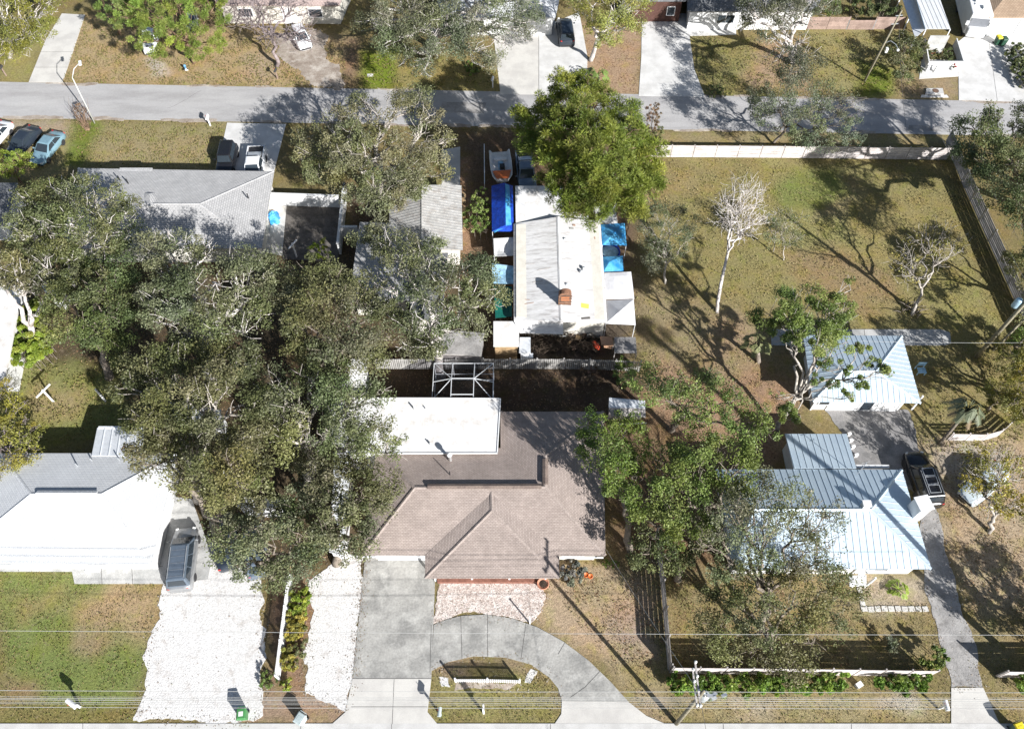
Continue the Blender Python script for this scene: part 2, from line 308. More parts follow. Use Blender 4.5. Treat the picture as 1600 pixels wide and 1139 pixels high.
# ------------------------------------------------------------------ the ground
ZONES = [  # (outline, dry colour of what grows there, feather in m)
    ([(0,186),(350,192),(345,265),(120,262),(0,300)], (.25,.215,.11), 1.2),
    ([(120,188),(160,188),(130,262),(95,262)], (.14,.17,.035), .8),
    ([(0,186),(110,188),(100,215),(0,215)], (.30,.25,.18), .8),
    ([(110,25),(545,60),(545,140),(95,130)], (.33,.25,.14), 1.2),
    ([(0,20),(85,20),(45,130),(0,128)], (.25,.22,.09), 1.2),
    ([(560,80),(625,80),(620,142),(560,140)], (.15,.19,.025), .9),
    ([(625,90),(782,90),(782,148),(620,142)], (.25,.21,.085), 1),
    ([(545,60),(560,60),(562,140),(525,138)], (.24,.16,.10), .8),
    ([(905,40),(1005,40),(1000,150),(910,150)], (.33,.23,.15), 1),
    ([(1075,60),(1240,60),(1240,153),(1100,152)], (.22,.20,.085), 1),
    ([(1180,60),(1260,60),(1260,140),(1160,140)], (.32,.23,.15), 1.2),
    ([(1260,45),(1400,45),(1440,150),(1320,153),(1270,120)], (.25,.22,.10), 1),
    ([(1350,100),(1400,110),(1400,150),(1340,150)], (.14,.17,.03), 1),
    ([(1400,120),(1500,120),(1500,156),(1400,154)], (.27,.21,.13), .7),
    ([(0,560),(200,560),(205,680),(0,690)], (.19,.19,.075), 1.5),
    ([(40,590),(130,600),(140,660),(30,650)], (.27,.20,.11), 1.5),
    ([(0,890),(115,900),(240,912),(235,1000),(210,1128),(0,1128)], (.16,.19,.06), 1.0),
    ([(170,912),(258,912),(235,1000),(175,985),(140,1010),(120,960)], (.33,.24,.14), 1.2),
    ([(0,1050),(60,1060),(70,1090),(0,1110)], (.22,.16,.09), .8),
    ([(0,1100),(225,1100),(225,1132),(0,1132)], (.18,.155,.06), .5),
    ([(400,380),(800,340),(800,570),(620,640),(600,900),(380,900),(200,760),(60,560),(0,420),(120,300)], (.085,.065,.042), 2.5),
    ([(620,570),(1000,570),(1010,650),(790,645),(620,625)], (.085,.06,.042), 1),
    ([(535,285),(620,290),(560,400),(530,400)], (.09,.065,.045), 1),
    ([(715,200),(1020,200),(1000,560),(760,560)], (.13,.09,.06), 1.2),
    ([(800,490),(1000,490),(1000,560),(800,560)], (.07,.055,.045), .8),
    ([(1020,205),(1480,212),(1480,226),(1020,226)], (.25,.205,.11), .5),
    ([(1010,250),(1490,248),(1560,480),(1590,520),(1500,560),(1280,520),(1180,500),(1000,420)], (.225,.195,.085), 2.5),
    ([(1180,260),(1330,260),(1400,420),(1250,430)], (.24,.22,.09), 2.5),
    ([(990,420),(1180,500),(1300,520),(1270,640),(1100,600),(985,540)], (.25,.20,.115), 2.5),
    ([(1010,560),(1260,600),(1210,730),(1100,730),(1000,640)], (.29,.19,.125), 2),
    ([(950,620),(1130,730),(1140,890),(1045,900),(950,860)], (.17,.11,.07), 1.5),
    ([(850,880),(1030,880),(1040,1040),(1060,1130),(1010,1120),(940,1040),(835,975)], (.37,.28,.19), 1.2),
    ([(960,1030),(1050,1040),(1050,1090),(980,1090)], (.26,.22,.11), 1),
    ([(1045,880),(1330,890),(1470,960),(1480,1045),(1055,1045)], (.24,.195,.10), 1.5),
    ([(1340,895),(1450,905),(1450,955),(1345,955)], (.36,.30,.22), .6),
    ([(1060,1085),(1480,1085),(1485,1132),(1060,1132)], (.29,.24,.13), .6),
    ([(1240,262),(1300,268),(1322,300),(1290,335),(1230,330),(1200,300)], (.17,.185,.06), .8),
    ([(1262,330),(1300,322),(1330,295),(1320,275),(1335,270),(1350,300),(1315,340),(1270,345)], (.27,.225,.12), .6),
    ([(1340,300),(1430,310),(1470,380),(1400,400),(1330,360)], (.245,.205,.09), 1.5),
    ([(1020,260),(1110,262),(1090,310),(1010,330)], (.25,.20,.095), 1.5),
    ([(1210,395),(1300,380),(1400,430),(1390,480),(1290,470)], (.25,.185,.10), 1.4),
    ([(1450,430),(1520,420),(1560,500),(1480,520)], (.235,.21,.085), 1.2),
    ([(1100,500),(1160,490),(1180,540),(1120,560)], (.29,.21,.13), 1.0),
    ([(900,900),(960,905),(950,960),(890,950)], (.32,.255,.16), .8), ([(950,960),(1000,940),(1020,1010),(970,1020)], (.33,.25,.19), .8),
    ([(20,930),(90,920),(100,960),(30,975)], (.23,.20,.09), .8), ([(120,985),(160,975),(185,1000),(150,1030),(115,1010)], (.24,.20,.12), .7),
    ([(160,220),(330,215),(330,250),(170,255)], (.27,.22,.12), 1), ([(380,90),(430,80),(440,120),(380,125)], (.34,.26,.17), 1), ([(180,60),(330,80),(320,125),(190,110)], (.33,.245,.135), 1.2),
    ([(1450,560),(1600,560),(1600,720),(1430,700)], (.23,.195,.09), 2),
    ([(1440,700),(1640,680),(1660,960),(1520,960),(1480,820)], (.36,.28,.19), 1.5),
    ([(1520,960),(1660,960),(1680,1132),(1560,1132)], (.25,.205,.11), 1),
    ([(672,1040),(870,1040),(875,1130),(672,1130)], (.22,.195,.08), .6),
    ([(672,1040),(700,1030),(790,1028),(860,1060),(870,1100),(850,1060),(780,1040),(690,1060)], (.27,.20,.13), .5),
    ([(420,900),(500,900),(480,1080),(420,1085)], (.23,.15,.10), .6),
    ([(400,1085),(560,1085),(540,1132),(380,1132)], (.28,.20,.14), .6),
    ([(700,255),(735,245),(740,400),(722,400)], (.26,.16,.10), .6),
    ([(0,575),(180,572),(195,600),(205,685),(0,690)], (.19,.195,.07), 1.3), ([(60,600),(130,610),(120,650),(60,640)], (.27,.215,.11), 1.2),
    ([(232,92),(258,98),(266,116),(240,118)], (.42,.37,.31), .6), ([(1375,1090),(1420,1085),(1440,1108),(1400,1116),(1370,1106)], (.42,.37,.30), .7), ([(1470,700),(1520,692),(1580,705),(1560,740),(1500,762),(1470,740)], (.34,.30,.25), 1.0),
    ([(1150,1095),(1210,1092),(1215,1120),(1160,1118)], (.36,.30,.22), .7), ([(880,1060),(930,1080),(960,1110),(900,1100)], (.32,.25,.17), .6),
]
def make_ground():
    fx = np.arange(-82, 82.1, .4); fy = np.arange(2, 112.1, .4)
    far = np.array([90, 110, 150, 220, 350, 600, 1000.0])
    xs = np.concatenate([-far[::-1], fx, far]); ys = np.concatenate([-far[::-1], [-40, -15], fy, far[2:] ])
    X, Y = np.meshgrid(xs, ys); nx, ny = len(xs), len(ys)
    C = np.empty(X.shape + (3,)); C[:] = (.185, .15, .07)
    ph = rng.uniform(0, 6.28, 12); 
    wob = sum(np.sin(X * k1 + Y * k2 + p) for k1, k2, p in zip(rng.uniform(-1.6, 1.6, 12), rng.uniform(-1.6, 1.6, 12), ph)) / 6
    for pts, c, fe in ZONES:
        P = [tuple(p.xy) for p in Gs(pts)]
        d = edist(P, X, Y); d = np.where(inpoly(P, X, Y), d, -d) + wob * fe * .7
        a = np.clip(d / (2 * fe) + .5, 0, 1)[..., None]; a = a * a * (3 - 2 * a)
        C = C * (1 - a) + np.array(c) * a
    Z = np.zeros_like(X)
    me = bpy.data.meshes.new('ground'); me.vertices.add(nx * ny)
    me.vertices.foreach_set('co', np.stack([X, Y, Z], -1).astype(np.float32).ravel())
    i = (np.arange(ny - 1)[:, None] * nx + np.arange(nx - 1)[None]).ravel()
    q = np.stack([i, i + 1, i + nx + 1, i + nx], 1).astype(np.int32)
    me.loops.add(q.size); me.polygons.add(len(q)); me.loops.foreach_set('vertex_index', q.ravel()); me.polygons.foreach_set('loop_start', np.arange(len(q), dtype=np.int32) * 4)
    me.update()
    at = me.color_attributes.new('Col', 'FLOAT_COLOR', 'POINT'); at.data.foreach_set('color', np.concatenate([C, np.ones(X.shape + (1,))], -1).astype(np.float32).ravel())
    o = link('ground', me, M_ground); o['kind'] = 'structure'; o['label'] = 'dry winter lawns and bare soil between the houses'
    return fx, fy, C
make_ground()
def ext(a, b, k0, k1):
    a, b = G(*a), G(*b); return a.lerp(b, k0), a.lerp(b, k1)
a0, a1 = ext((0,128.5), (1600,159.5), -1.2, 2.2); b0, b1 = ext((0,184), (1600,213), -1.2, 2.2)
slab('road', [a0, a1, b1, b0], .02, M_road, 'grey asphalt street across the top', world=True)
rj = random.Random(5)
for yy, side in ((0, 1), (1, -1)):                     # sand and grass creeping over the asphalt edges
    A0, A1 = ((a0, a1), (b0, b1))[yy]; x = -62.0
    while x < 62:
        L_ = rj.uniform(2, 7); t0 = (x - A0.x) / (A1.x - A0.x); t1 = (x + L_ - A0.x) / (A1.x - A0.x); p, q = A0.lerp(A1, t0), A0.lerp(A1, t1); wd_ = rj.uniform(.12, .45)
        if rj.random() < .75: slab('road_edge_sand', [p + Vector((0, side*.15, 0)), q + Vector((0, side*.15, 0)), q + Vector((0, -side*wd_*.6, 0)), p.lerp(q, .5) + Vector((0, -side*wd_, 0)), p + Vector((0, -side*wd_*.5, 0))], .026, M_dirt, 'sand drifted over the street edge', rag=.1, world=True, hard=False)
        x += L_ + rj.uniform(.5, 5)
cr = MB()
for k in range(16):
    t0 = rj.uniform(.32, .72); p = a0.lerp(a1, t0).lerp(b0.lerp(b1, t0), rj.uniform(.05, .9)); an_ = rj.choice([0.0, 1.4, .2, 1.7]) + rj.uniform(-.2,.2)
    for j in range(rj.randint(4, 12)):
        an_ += rj.uniform(-.45, .45); q = p + Vector((math.cos(an_), math.sin(an_), 0)) * rj.uniform(.25, .6)
        if not (b0.lerp(b1, t0).y + .2 < q.y < a0.lerp(a1, t0).y - .2): break
        cr.box(((p+q)/2).to_tuple()[:2] + (.0225,), ((q-p).length + .02, .03, .004), math.atan2((q-p).y, (q-p).x)); p = q
o = cr.build('road_cracks', mat('crack_filler', (.2,.195,.19), (.14,.135,.13), 3, .95)); o['kind'] = 'structure'; o['label'] = 'thin dark cracks across the street asphalt'
slab('road_patch', [(690,160),(760,161),(756,178),(688,176)], .024, M_asph2, 'darker repair patch in the street', rag=.04, hard=False)
slab('road_patch', [(1420,196),(1470,198),(1470,206),(1418,205)], .024, M_asph2, 'small dark repair patch near the field corner', rag=.04, hard=False)
slab('sidewalk', [Vector((-150, G(0,1130).y, 0)), Vector((150, G(0,1130).y, 0)), Vector((150, G(0,1130).y - 1.9, 0)), Vector((-150, G(0,1130).y - 1.9, 0))], .05, M_side, 'pale concrete pavement along the bottom edge', world=True)
yk = G(0,1130).y - 2.6
slab('main_road', [Vector((-400, yk, 0)), Vector((400, yk, 0)), Vector((400, yk - 11, 0)), Vector((-400, yk - 11, 0))], .02, M_asph, 'asphalt main road south of the pavement', world=True)
slab('driveway', [(97,22),(133,24),(118,70),(98,129.5),(45,129),(72,62)], .04, M_conc, 'narrow pale concrete driveway at top left')
slab('driveway', [(425,55),(500,48),(520,100),(541,139),(478,137),(462,100),(440,85)], .03, M_dirt, 'gravel and sand driveway with fallen leaves', rag=.3)
slab('driveway', [(770,45),(842,45),(842,148.5),(782,148)], .035, M_conc, 'older grey half of the wide double driveway')
slab('driveway', [(842,45),(905,20),(918,90),(916,150.5),(842,148.5)], .045, M_white_conc, 'newer white half of the wide double driveway')
slab('driveway', [(1003,20),(1073,22),(1078,62),(1085,110),(1102,152.5),(998,150.5),(1002,90)], .04, M_white_conc, 'pale driveway dappled by oak shade')
slab('pathway', [(1073,40),(1150,42),(1150,55),(1077,57)], .045, M_white_conc, 'short concrete walk in front of the white house')
slab('driveway', [(1497,66),(1530,40),(1640,60),(1680,160),(1599,160),(1498,157)], .04, M_white_conc, 'broad white driveway by the motorhome')
slab('pathway', [(1440,94),(1500,94),(1498,120),(1436,124)], .035, M_white_conc, 'white patio strip with potted plants')
slab('driveway', [(355,192.5),(447,194.5),(428,270),(338,270)], .04, M_white_conc, 'short white driveway with two vehicles')
slab('driveway', [(690,235),(719,230),(719,300),(690,300)], .04, M_conc, 'concrete driveway under the big oak')
slab('driveway', [(262,905),(280,870),(330,845),(398,880),(413,940),(410,1020),(414,1095),(400,1126),(330,1129),(215,1122),(225,1060),(234,1000),(246,955)], .03, M_shell, 'wide white crushed shell driveway', rag=.15)
slab('parking_pad', [(266,775),(300,780),(332,870),(325,905),(262,912),(246,880)], .05, M_cool_conc, 'concrete parking pad under the minivan')
slab('pathway', [(-20,868),(245,868),(262,912),(117,912),(113,893),(-20,893)], .06, M_cool_conc, 'weathered concrete walk along the white house')
slab('driveway', [(486,905),(545,860),(570,870),(566,930),(556,1060),(540,1112),(505,1100),(472,1085),(478,1040),(484,960)], .03, M_shell, 'narrow crushed shell strip beside the concrete driveway', rag=.15)
slab('driveway', [(571,868),(681,868),(679,930),(674,1060),(612,1060),(551,1060)], .05, M_stain, 'stained concrete driveway in front of the garage door')
slab('driveway', [(551,1060.3),(674,1060.3),(668,1112),(684,1131.5),(518,1131.5),(540,1112)], .048, M_conc, 'cleaner concrete driveway apron')
circ_o = [(678,976),(700,967),(722,962),(760,960),(800,966),(840,980),(880,1002),(920,1032),(955,1066)]
circ_i = [(878,1095),(872,1075),(858,1058),(830,1038),(790,1027),(740,1025),(700,1034),(674,1048)]
slab('driveway', circ_o + [(972,1085),(982,1096)] + circ_i, .046, M_stain, 'curved half circle concrete driveway')
slab('driveway', [(982,1096.3),(1010,1118),(1042,1131.5),(866,1131.5),(877,1115),(878,1095.3)], .044, M_conc, 'apron of the curved driveway')
slab('gravel_bed', [(681,907),(846,908),(858,925),(845,950),(832,973),(800,963),(760,957),(720,959),(680,973)], .035, M_gravel, 'pink and white gravel bed in front of the brown house', rag=.12)
slab('driveway', [(1433,775),(1462,790),(1478,860),(1498,936),(1525,1014),(1536,1074),(1486,1074),(1471,1004),(1457,964),(1446,914),(1440,850)], .03, M_asph2, 'long cracked asphalt driveway on the right', rag=.07)
slab('driveway', [(1486,1074.3),(1536,1074.3),(1562,1131.5),(1486,1131.5)], .042, M_conc, 'concrete apron of the asphalt driveway')
slab('parking_court', [(1285,640),(1420,640),(1442,722),(1440,778),(1400,740),(1330,735),(1318,680)], .028, M_asph, 'dark asphalt court between the metal roofs', rag=.07)
slab('pathway', [(1205,515),(1470,515),(1484,520),(1486,537),(1476,540),(1205,540)], .05, M_cool_conc, 'grey concrete walk behind the garage')
slab('courtyard', [(422,320),(448,320),(441,400),(412,395)], .05, M_conc, 'concrete strip beside the dark pavers')
slab('courtyard', [(448.3,318),(533,320),(528,410),(441.3,405)], .045, M_paver, 'dark paved courtyard behind the white wall')
slab('sand_patch', [(828,1045),(838,1050),(828,1068),(818,1066),(822,1052)], .012, M_shell, 'white sand patch beside the little fence', rag=.1, hard=False)
slab('sand_patch', [(686,1056),(698,1060),(704,1072),(692,1070)], .012, M_shell, 'white sand patch near the driveway corner', rag=.1, hard=False)
slab('sand_patch', [(708,1066),(812,1064),(800,1074),(712,1078)], .012, M_dirt, 'bare sandy strip at the foot of the little fence', rag=.12, hard=False)
# expansion joints cut in the driveways
jt = plain('joint_filler', (.10, .095, .09), .95)
def joint(name, a, b, z, wd=.03):
    a, b = G(*a), G(*b); m = MB(); d = (b - a); m.box(((a + b) / 2).to_tuple()[:2] + (z,), (d.length, wd, .006), math.atan2(d.y, d.x))
    return m
jm = MB()
for a, b, z in [((674,976),(672,1050),.0555), ((720,962),(722,1030),.0505), ((762,960),(762,1026),.0505), ((822,972),(814,1031),.0505), ((883,1003),(872,1022),.0505), ((938,1048),(915,1072),.0505), ((916,1072),(890,1090),.0505),
                ((616,1061),(613,1131),.0525), ((551,1060),(674,1060),.0555), ((549,1104),(668,1104),.0525), ((470,1131),(470,1152),.0555), ((130,1130),(130,1152),.0555), ((612,1131),(612,1152),.0555), ((860,1131),(860,1152),.0555), ((1130,1131),(1130,1152),.0555), ((1330,1131),(1330,1152),.0555),
                ((57,82),(118,82),.0445), ((52,106),(106,106),.0445), ((1545,66),(1558,158),.0445), ((842,52),(842,148),.0500), ((30,868),(30,893),.0655), ((158,868),(160,912),.0655), ((205,868),(208,912),.0655), ((0,882),(255,885),.0655), ((1350,515),(1352,540),.0555), ((1469,516),(1474,540),.0555)]:
    x = joint('joint', a, b, z); jm.add(x.v, x.f)
o = jm.build('expansion_joints', jt); o['kind'] = 'structure'; o['label'] = 'dark expansion joints in the concrete'

# ------------------------------------------------------------------ building kit
def face_basis(P):
    n = Vector((0, 0, 0))
    for i in range(len(P)): n += (P[i] - P[0]).cross(P[(i+1) % len(P)] - P[0])
    n.normalize(); n = n if n.z > 0 else -n
    e = Vector((0,0,1)).cross(n); e = e.normalized() if e.length > .02 else Vector((1,0,0))
    return n, e, e.cross(n)                       # e along the eave, third points down the slope
def shingle_roof(parent, faces, m, thick=.18, name='roof'):
    bm = bmesh.new(); uvl = bm.loops.layers.uv.new('UVMap'); off = wl(parent)
    for P in faces:
        n, e, d = face_basis(P); P = list(P)
        if (P[1] - P[0]).cross(P[2] - P[0]).dot(n) < 0: P = P[::-1]
        f = bm.faces.new([bm.verts.new(p - off) for p in P])
        for l, p in zip(f.loops, P): l[uvl].uv = (p.dot(e), p.dot(d))
    bmesh.ops.remove_doubles(bm, verts=bm.verts, dist=.02)
    me = bpy.data.meshes.new(name); bm.to_mesh(me); bm.free(); o = link(name, me, m, parent)
    s = o.modifiers.new('thickness', 'SOLIDIFY'); s.thickness = thick; s.offset = -1; return o
def clip(P, ax, v, keep_gt):
    out = []
    for i in range(len(P)):
        a, b = P[i], P[(i+1) % len(P)]; da, db = a[ax] - v, b[ax] - v
        if not keep_gt: da, db = -da, -db
        if da >= 0: out.append(a)
        if (da > 0 > db) or (da < 0 < db): t = da / (da - db); out.append((a[0] + (b[0]-a[0])*t, a[1] + (b[1]-a[1])*t))
    return out
def metal_roof(roof, P, m, wd=.46, along=None, seam=.03):
    """standing-seam sheets of one roof face, each sheet its own part"""
    n, e, d = face_basis(P); q = [(p.dot(e), p.dot(d)) for p in P]; k = P[0].dot(n)
    a = min(x[0] for x in q) - .07; a1 = max(x[0] for x in q)
    while a < a1:
        s = clip(clip(q, 0, a + .006, True), 0, a + wd - .006, False); a += wd
        if len(s) < 3: continue
        b = MB(); top = [e * x + d * y + n * (k + .02) for x, y in s]; bot = [p - n * .035 for p in top]; L = len(top)
        b.add(top + bot, [tuple(range(L)), tuple(range(2*L-1, L-1, -1))] + [(i, L+i, L+(i+1) % L, (i+1) % L) for i in range(L)])
        r = clip(s, 0, a - .05, True)
        if len(r) >= 3:
            t2 = [e * x + d * y + n * (k + .02 + seam) for x, y in r]; b2 = [p - n * (seam - .002) for p in t2]; L = len(t2)
            b.add(t2 + b2, [tuple(range(L)), tuple(range(2*L-1, L-1, -1))] + [(i, L+i, L+(i+1) % L, (i+1) % L) for i in range(L)])
        me = bpy.data.meshes.new('roof_panel'); off = wl(roof); me.from_pydata([tuple(Vector(p) - off) for p in b.v], [], b.f)
        bm = bmesh.new(); bm.from_mesh(me); bmesh.ops.recalc_face_normals(bm, faces=bm.faces); bm.to_mesh(me); bm.free()
        link('roof_panel', me, m, roof)
def ridge(parent, lines, m, wd=.22, name='ridge_cap', up=.03):
    b = MB()
    for a, c in lines:
        d = (c - a).normalized(); s = d.cross(Vector((0,0,1))).normalized() * wd / 2; u = Vector((0,0,up))
        b.add([a - s + u*.2, a + u*2, a + s + u*.2, c - s + u*.2, c + u*2, c + s + u*.2], [(0,1,4,3),(1,2,5,4),(0,3,5,2),(0,2,1),(3,4,5)])
    return b.build(name, m, parent)
def walls(parent, eave, z1, m, d=.45, name='wall'):
    P = inset(eave, d); HARD.append([tuple(p) for p in P]); b = MB().prism(P, -.05, z1); b.build(name, m, parent); return P
def opening(parent, P, i, t, wd, z0, z1, kind='window', glass=None):
    """framed window or door on wall edge i at fraction t"""
    a, b = P[i], P[(i+1) % len(P)]; d = (b - a).normalized(); c = a.lerp(b, t); ang = math.atan2(d.y, d.x)
    A = sum(P[k].x * P[(k+1) % len(P)].y - P[(k+1) % len(P)].x * P[k].y for k in range(len(P)))
    nrm = Vector((d.y, -d.x)) * (1 if A > 0 else -1); zc = (z0 + z1) / 2; h = z1 - z0
    f = MB(); p = c + nrm * .03
    for s in (-1, 1): f.box((*(p + d * s * wd / 2), zc), (.08, .1, h + .08), ang)
    for z in (z0, z1): f.box((*p, z), (wd - .08, .098, .08), ang)
    fr = f.build(kind, M_vinyl, parent)
    MB().box((*(c + nrm * .015), zc), (wd - .06, .05, h - .06), ang).build('pane' if kind == 'window' else 'door_leaf', glass or M_glass, fr)
    return fr
def gutter(parent, lines, m):
    b = MB()
    for a, c in lines:
        d = c - a; n = Vector((d.y, -d.x, 0)).normalized(); b.box(((a + c) / 2 + Vector((0,0,-.11)) + n*.07), (d.length - .1, .1, .11), math.atan2(d.y, d.x))
    b.build('gutter', m, parent)
def house(label, eave_px, ze, group='houses of the two streets', cat='house'):
    E = Gs(eave_px, ze); c = sum((Vector((p.x, p.y, 0)) for p in E), Vector()) / len(E)
    return T('house', label, cat, c, group), E
def pipe_vent(parent, p, h=.45, r=.05, m=None, name='vent_pipe'): MB().tube([p - Vector((0,0,.1)), p + Vector((0,0,h))], r, 8).build(name, m or M_chrome, parent)

# --- brown hip-roofed house in the middle of the bottom edge
hb, E = house('brown shingled hip roof house with circular concrete driveway', [(566,867),(664,867),(664,903),(874,903),(874,868),(946,868),(943,643),(782,643),(782,700),(588,700)], 2.7)
e, rz = 2.7, 4.05
W, Rr = G(648,762,rz), G(852,761,rz)
sw, se, ne, nw2, ic, nw = G(566,867,e), G(946,868,e), G(943,643,e), G(782,643,e), G(782,700,e), G(588,700,e)
wn = G(852,712,rz)
rb = shingle_roof(hb, [[sw, se, Rr, W], [sw, W, nw], [nw, W, Rr, ic], [ic, Rr, wn, nw2], [nw2, wn, ne], [ne, wn, Rr, se]], S_brown)
f0, f1 = G(768,768,rz-.12), G(769,797,rz-.12); fa, fb2, fc, fd = G(664,867.5,e+.02), G(664,903,e), G(874,903,e), G(874,867.5,e+.02)
shingle_roof(hb, [[fa, f0, f1, fb2], [fb2, f1, fc], [fc, f1, f0, fd]], S_brown, name='porch_roof')
ridge(rb, [(W, Rr), (Rr, wn), (W, sw), (W, nw), (wn, ne), (wn, nw2), (Rr, se), (f0, f1), (f1, fb2), (f1, fc)], S_brown if False else mat('brown_ridge', (.36,.30,.268), (.30,.25,.222), 2, .9, .3), .26)
ridge(rb, [(G(668,760,rz+.08), G(846,759.5,rz+.08)), (G(852,717,rz+.08), G(852,757,rz+.08))], mat('ridge_vent_brown', (.2,.155,.13), (.15,.115,.1), 2, .8), .42, 'ridge_vent', .05)
P = walls(hb, [p for p in [sw, se, ne, nw2, ic, nw]], 2.6, M_cream, .6)
for i in range(len(P)):
    if abs(P[i].y - P[(i+1) % len(P)].y) < .8 and P[i].y < G(0,800).y:
        L = (P[i] - P[(i+1) % len(P)]).length
        for t, wd, k in ((.09, 4.6, 'garage_door'), (.47, 1.4, 'window'), (.62, 1.0, 'door'), (.9, 1.6, 'window')):
            tt = t if P[i].x < P[(i+1) % len(P)].x else 1 - t
            opening(hb, P, i, tt + (.06 if t < .1 else 0), wd, .1 if k != 'window' else 1.0, 2.15, k, M_white if k != 'window' else None)
gutter(hb, [(G(566,867.6,e), G(662,867.6,e)), (G(876,868.6,e), G(944,868.6,e))], M_vinyl)
for x in (681, 738, 796, 852): bar('porch_post', M_vinyl, hb, G(x,907,0), G(x,907,0) + Vector((0,0,2.62)), .14, .14)
bw = MB()
p0, p1 = G(684,908), G(846,909); bw.box(((p0 + p1)/2 + Vector((0,0,.22))), ((p1-p0).length, .3, .44)); bw.build('brick_planter', M_brick, hb)
c = G(703,716,3.5); MB().lathe(c, [(.13,-.6),(.13,.55),(.2,.56),(.22,.62),(.2,.75),(.05,.84)], 14).build('flue', M_vinyl, hb, True)
pipe_vent(hb, G(703,741,3.75), .5, .04, M_black); pipe_vent(hb, G(672,694,3.4), .3, .05)
# white flat-roofed addition
fl = [G(518,622,3.35), G(782,623,3.35), G(777,708,3.35), G(520,709,3.35)]
b = MB().prism([p.xy for p in fl], 3.22, 3.35); b.build('flat_roof', M_flat, hb)
walls(hb, fl, 3.2, M_white, .25, 'addition_wall')
bm_ = MB()
for i in range(4):
    a, c = fl[i], fl[(i+1) % 4]; d = c - a; bm_.box(((a + c)/2 + Vector((0,0,.03))), (d.length + .05, .09, .07), math.atan2(d.y, d.x))
bm_.build('roof_edge_trim', M_white, hb)
pipe_vent(hb, G(648,640,3.3), .5, .07, M_white); pipe_vent(hb, G(666,640,3.3), .3, .05, M_white); pipe_vent(hb, G(674,695,3.3), .35, .04, M_white)
# --- screen enclosure
q = [G(676,622,3.2), G(772,622,3.2)]
sc = T('screen_enclosure', 'white framed screened patio cage behind the flat white roof', 'patio cage', G(724,600))
yb = G(724,594).y; yf = fl[0].y + .1
xs = [G(679,600,1.5).x, G(708,600,1.5).x, G(742,600,1.5).x, G(771,600,1.5).x]
zt = 2.7
for x in (xs[0], xs[3]):
    for y in (yb, (yb + yf)/2, yf + .05): bar('frame_post', M_alu, sc, (x, y, 0), (x, y, zt), .05, .05)
    for z in (1.0, zt): bar('side_rail', M_alu, sc, (x, yf, z), (x, yb, z), .045, .045)
for x in xs[1:3]: bar('frame_post', M_alu, sc, (x, yb, 0), (x, yb, zt), .05, .05)
for z in (.05, 1.0, zt): bar('back_rail', M_alu, sc, (xs[0], yb, z), (xs[3], yb, z), .05, .05)
ym = (yb + yf) / 2
for x in xs[1:3]: bar('roof_beam', M_alu, sc, (x, yf, zt + .55), (x, ym, zt + .55), .055, .06); bar('roof_beam', M_alu, sc, (x, ym, zt + .55), (x, yb, zt), .055, .06)
for y in (yf + .3, ym): bar('roof_beam', M_alu, sc, (xs[1], y, zt + .56), (xs[2], y, zt + .56), .055, .06)
for x, x2 in ((xs[1], xs[0]), (xs[2], xs[3])):
    bar('hip_beam', M_alu, sc, (x, ym, zt + .55), (x2, yb, zt), .045, .05); bar('hip_beam', M_alu, sc, (x, ym, zt + .55), (x2, yf + .1, zt), .045, .05); bar('roof_beam', M_alu, sc, (x, ym, zt + .55), (x2, ym, zt), .045, .05)
s = MB()
for x in (xs[0], xs[3]): s.add([(x, yf, .1), (x, yb, .1), (x, yb, zt), (x, yf, zt)], [(0,1,2,3)])
s.add([(xs[0], yb, .1), (xs[3], yb, .1), (xs[3], yb, zt), (xs[0], yb, zt)], [(0,1,2,3)])
s.add([(xs[1], yf, zt+.5), (xs[2], yf, zt+.5), (xs[2], ym, zt+.5), (xs[1], ym, zt+.5)], [(0,1,2,3)])
s.add([(xs[1], ym, zt+.5), (xs[2], ym, zt+.5), (xs[3], yb, zt-.05), (xs[0], yb, zt-.05)], [(0,1,2,3)])
s.add([(xs[1], yf, zt+.5), (xs[1], ym, zt+.5), (xs[0], yb, zt-.05), (xs[0], yf, zt-.05)], [(0,1,2,3)])
s.add([(xs[2], yf, zt+.5), (xs[2], ym, zt+.5), (xs[3], yb, zt-.05), (xs[3], yf, zt-.05)], [(0,1,2,3)])
s.build('insect_screen', M_screen, sc)

# --- white shingled house, bottom left
hw, E = house('white shingled hip roof house at the bottom left', [(0,708),(277,708),(236,881),(-86,881)], 2.6)
a, b2 = G(48,772,3.75), G(158,772,3.75); NW, NE, SE, SW = E
rw = shingle_roof(hw, [[SW, SE, b2, a], [SE, NE, b2], [NE, NW, a, b2], [NW, SW, a]], S_white)
M_rw = mat('white_ridge', (.6,.61,.62), (.56,.57,.58), 2, .9, .2)
ridge(rw, [(a, b2), (a, NW), (a, SW), (b2, NE), (b2, SE)], M_rw)
ridge(rw, [(G(57,771,3.81), G(152,771,3.81))], M_rw, .5, 'ridge_vent', .07)
P = walls(hw, E, 2.5, M_white, .5)
gutter(hw, [(G(-80,881.5,2.6), G(234,881.5,2.6))], M_vinyl)
for i in range(4):
    if P[i].y < E[2].y + 1.5 and P[(i+1) % 4].y < E[2].y + 1.5:
        for t in (.3, .8): opening(hw, P, i, t, 1.5, .9, 2.1)
        opening(hw, P, i, .72, .95, .05, 2.1, 'door', M_white)
for px, py, h in ((121,728,.5), (143,719,.35), (186,718,.35), (121,764,.3)): pipe_vent(hw, G(px,py,3.0), h, .05, M_chrome)
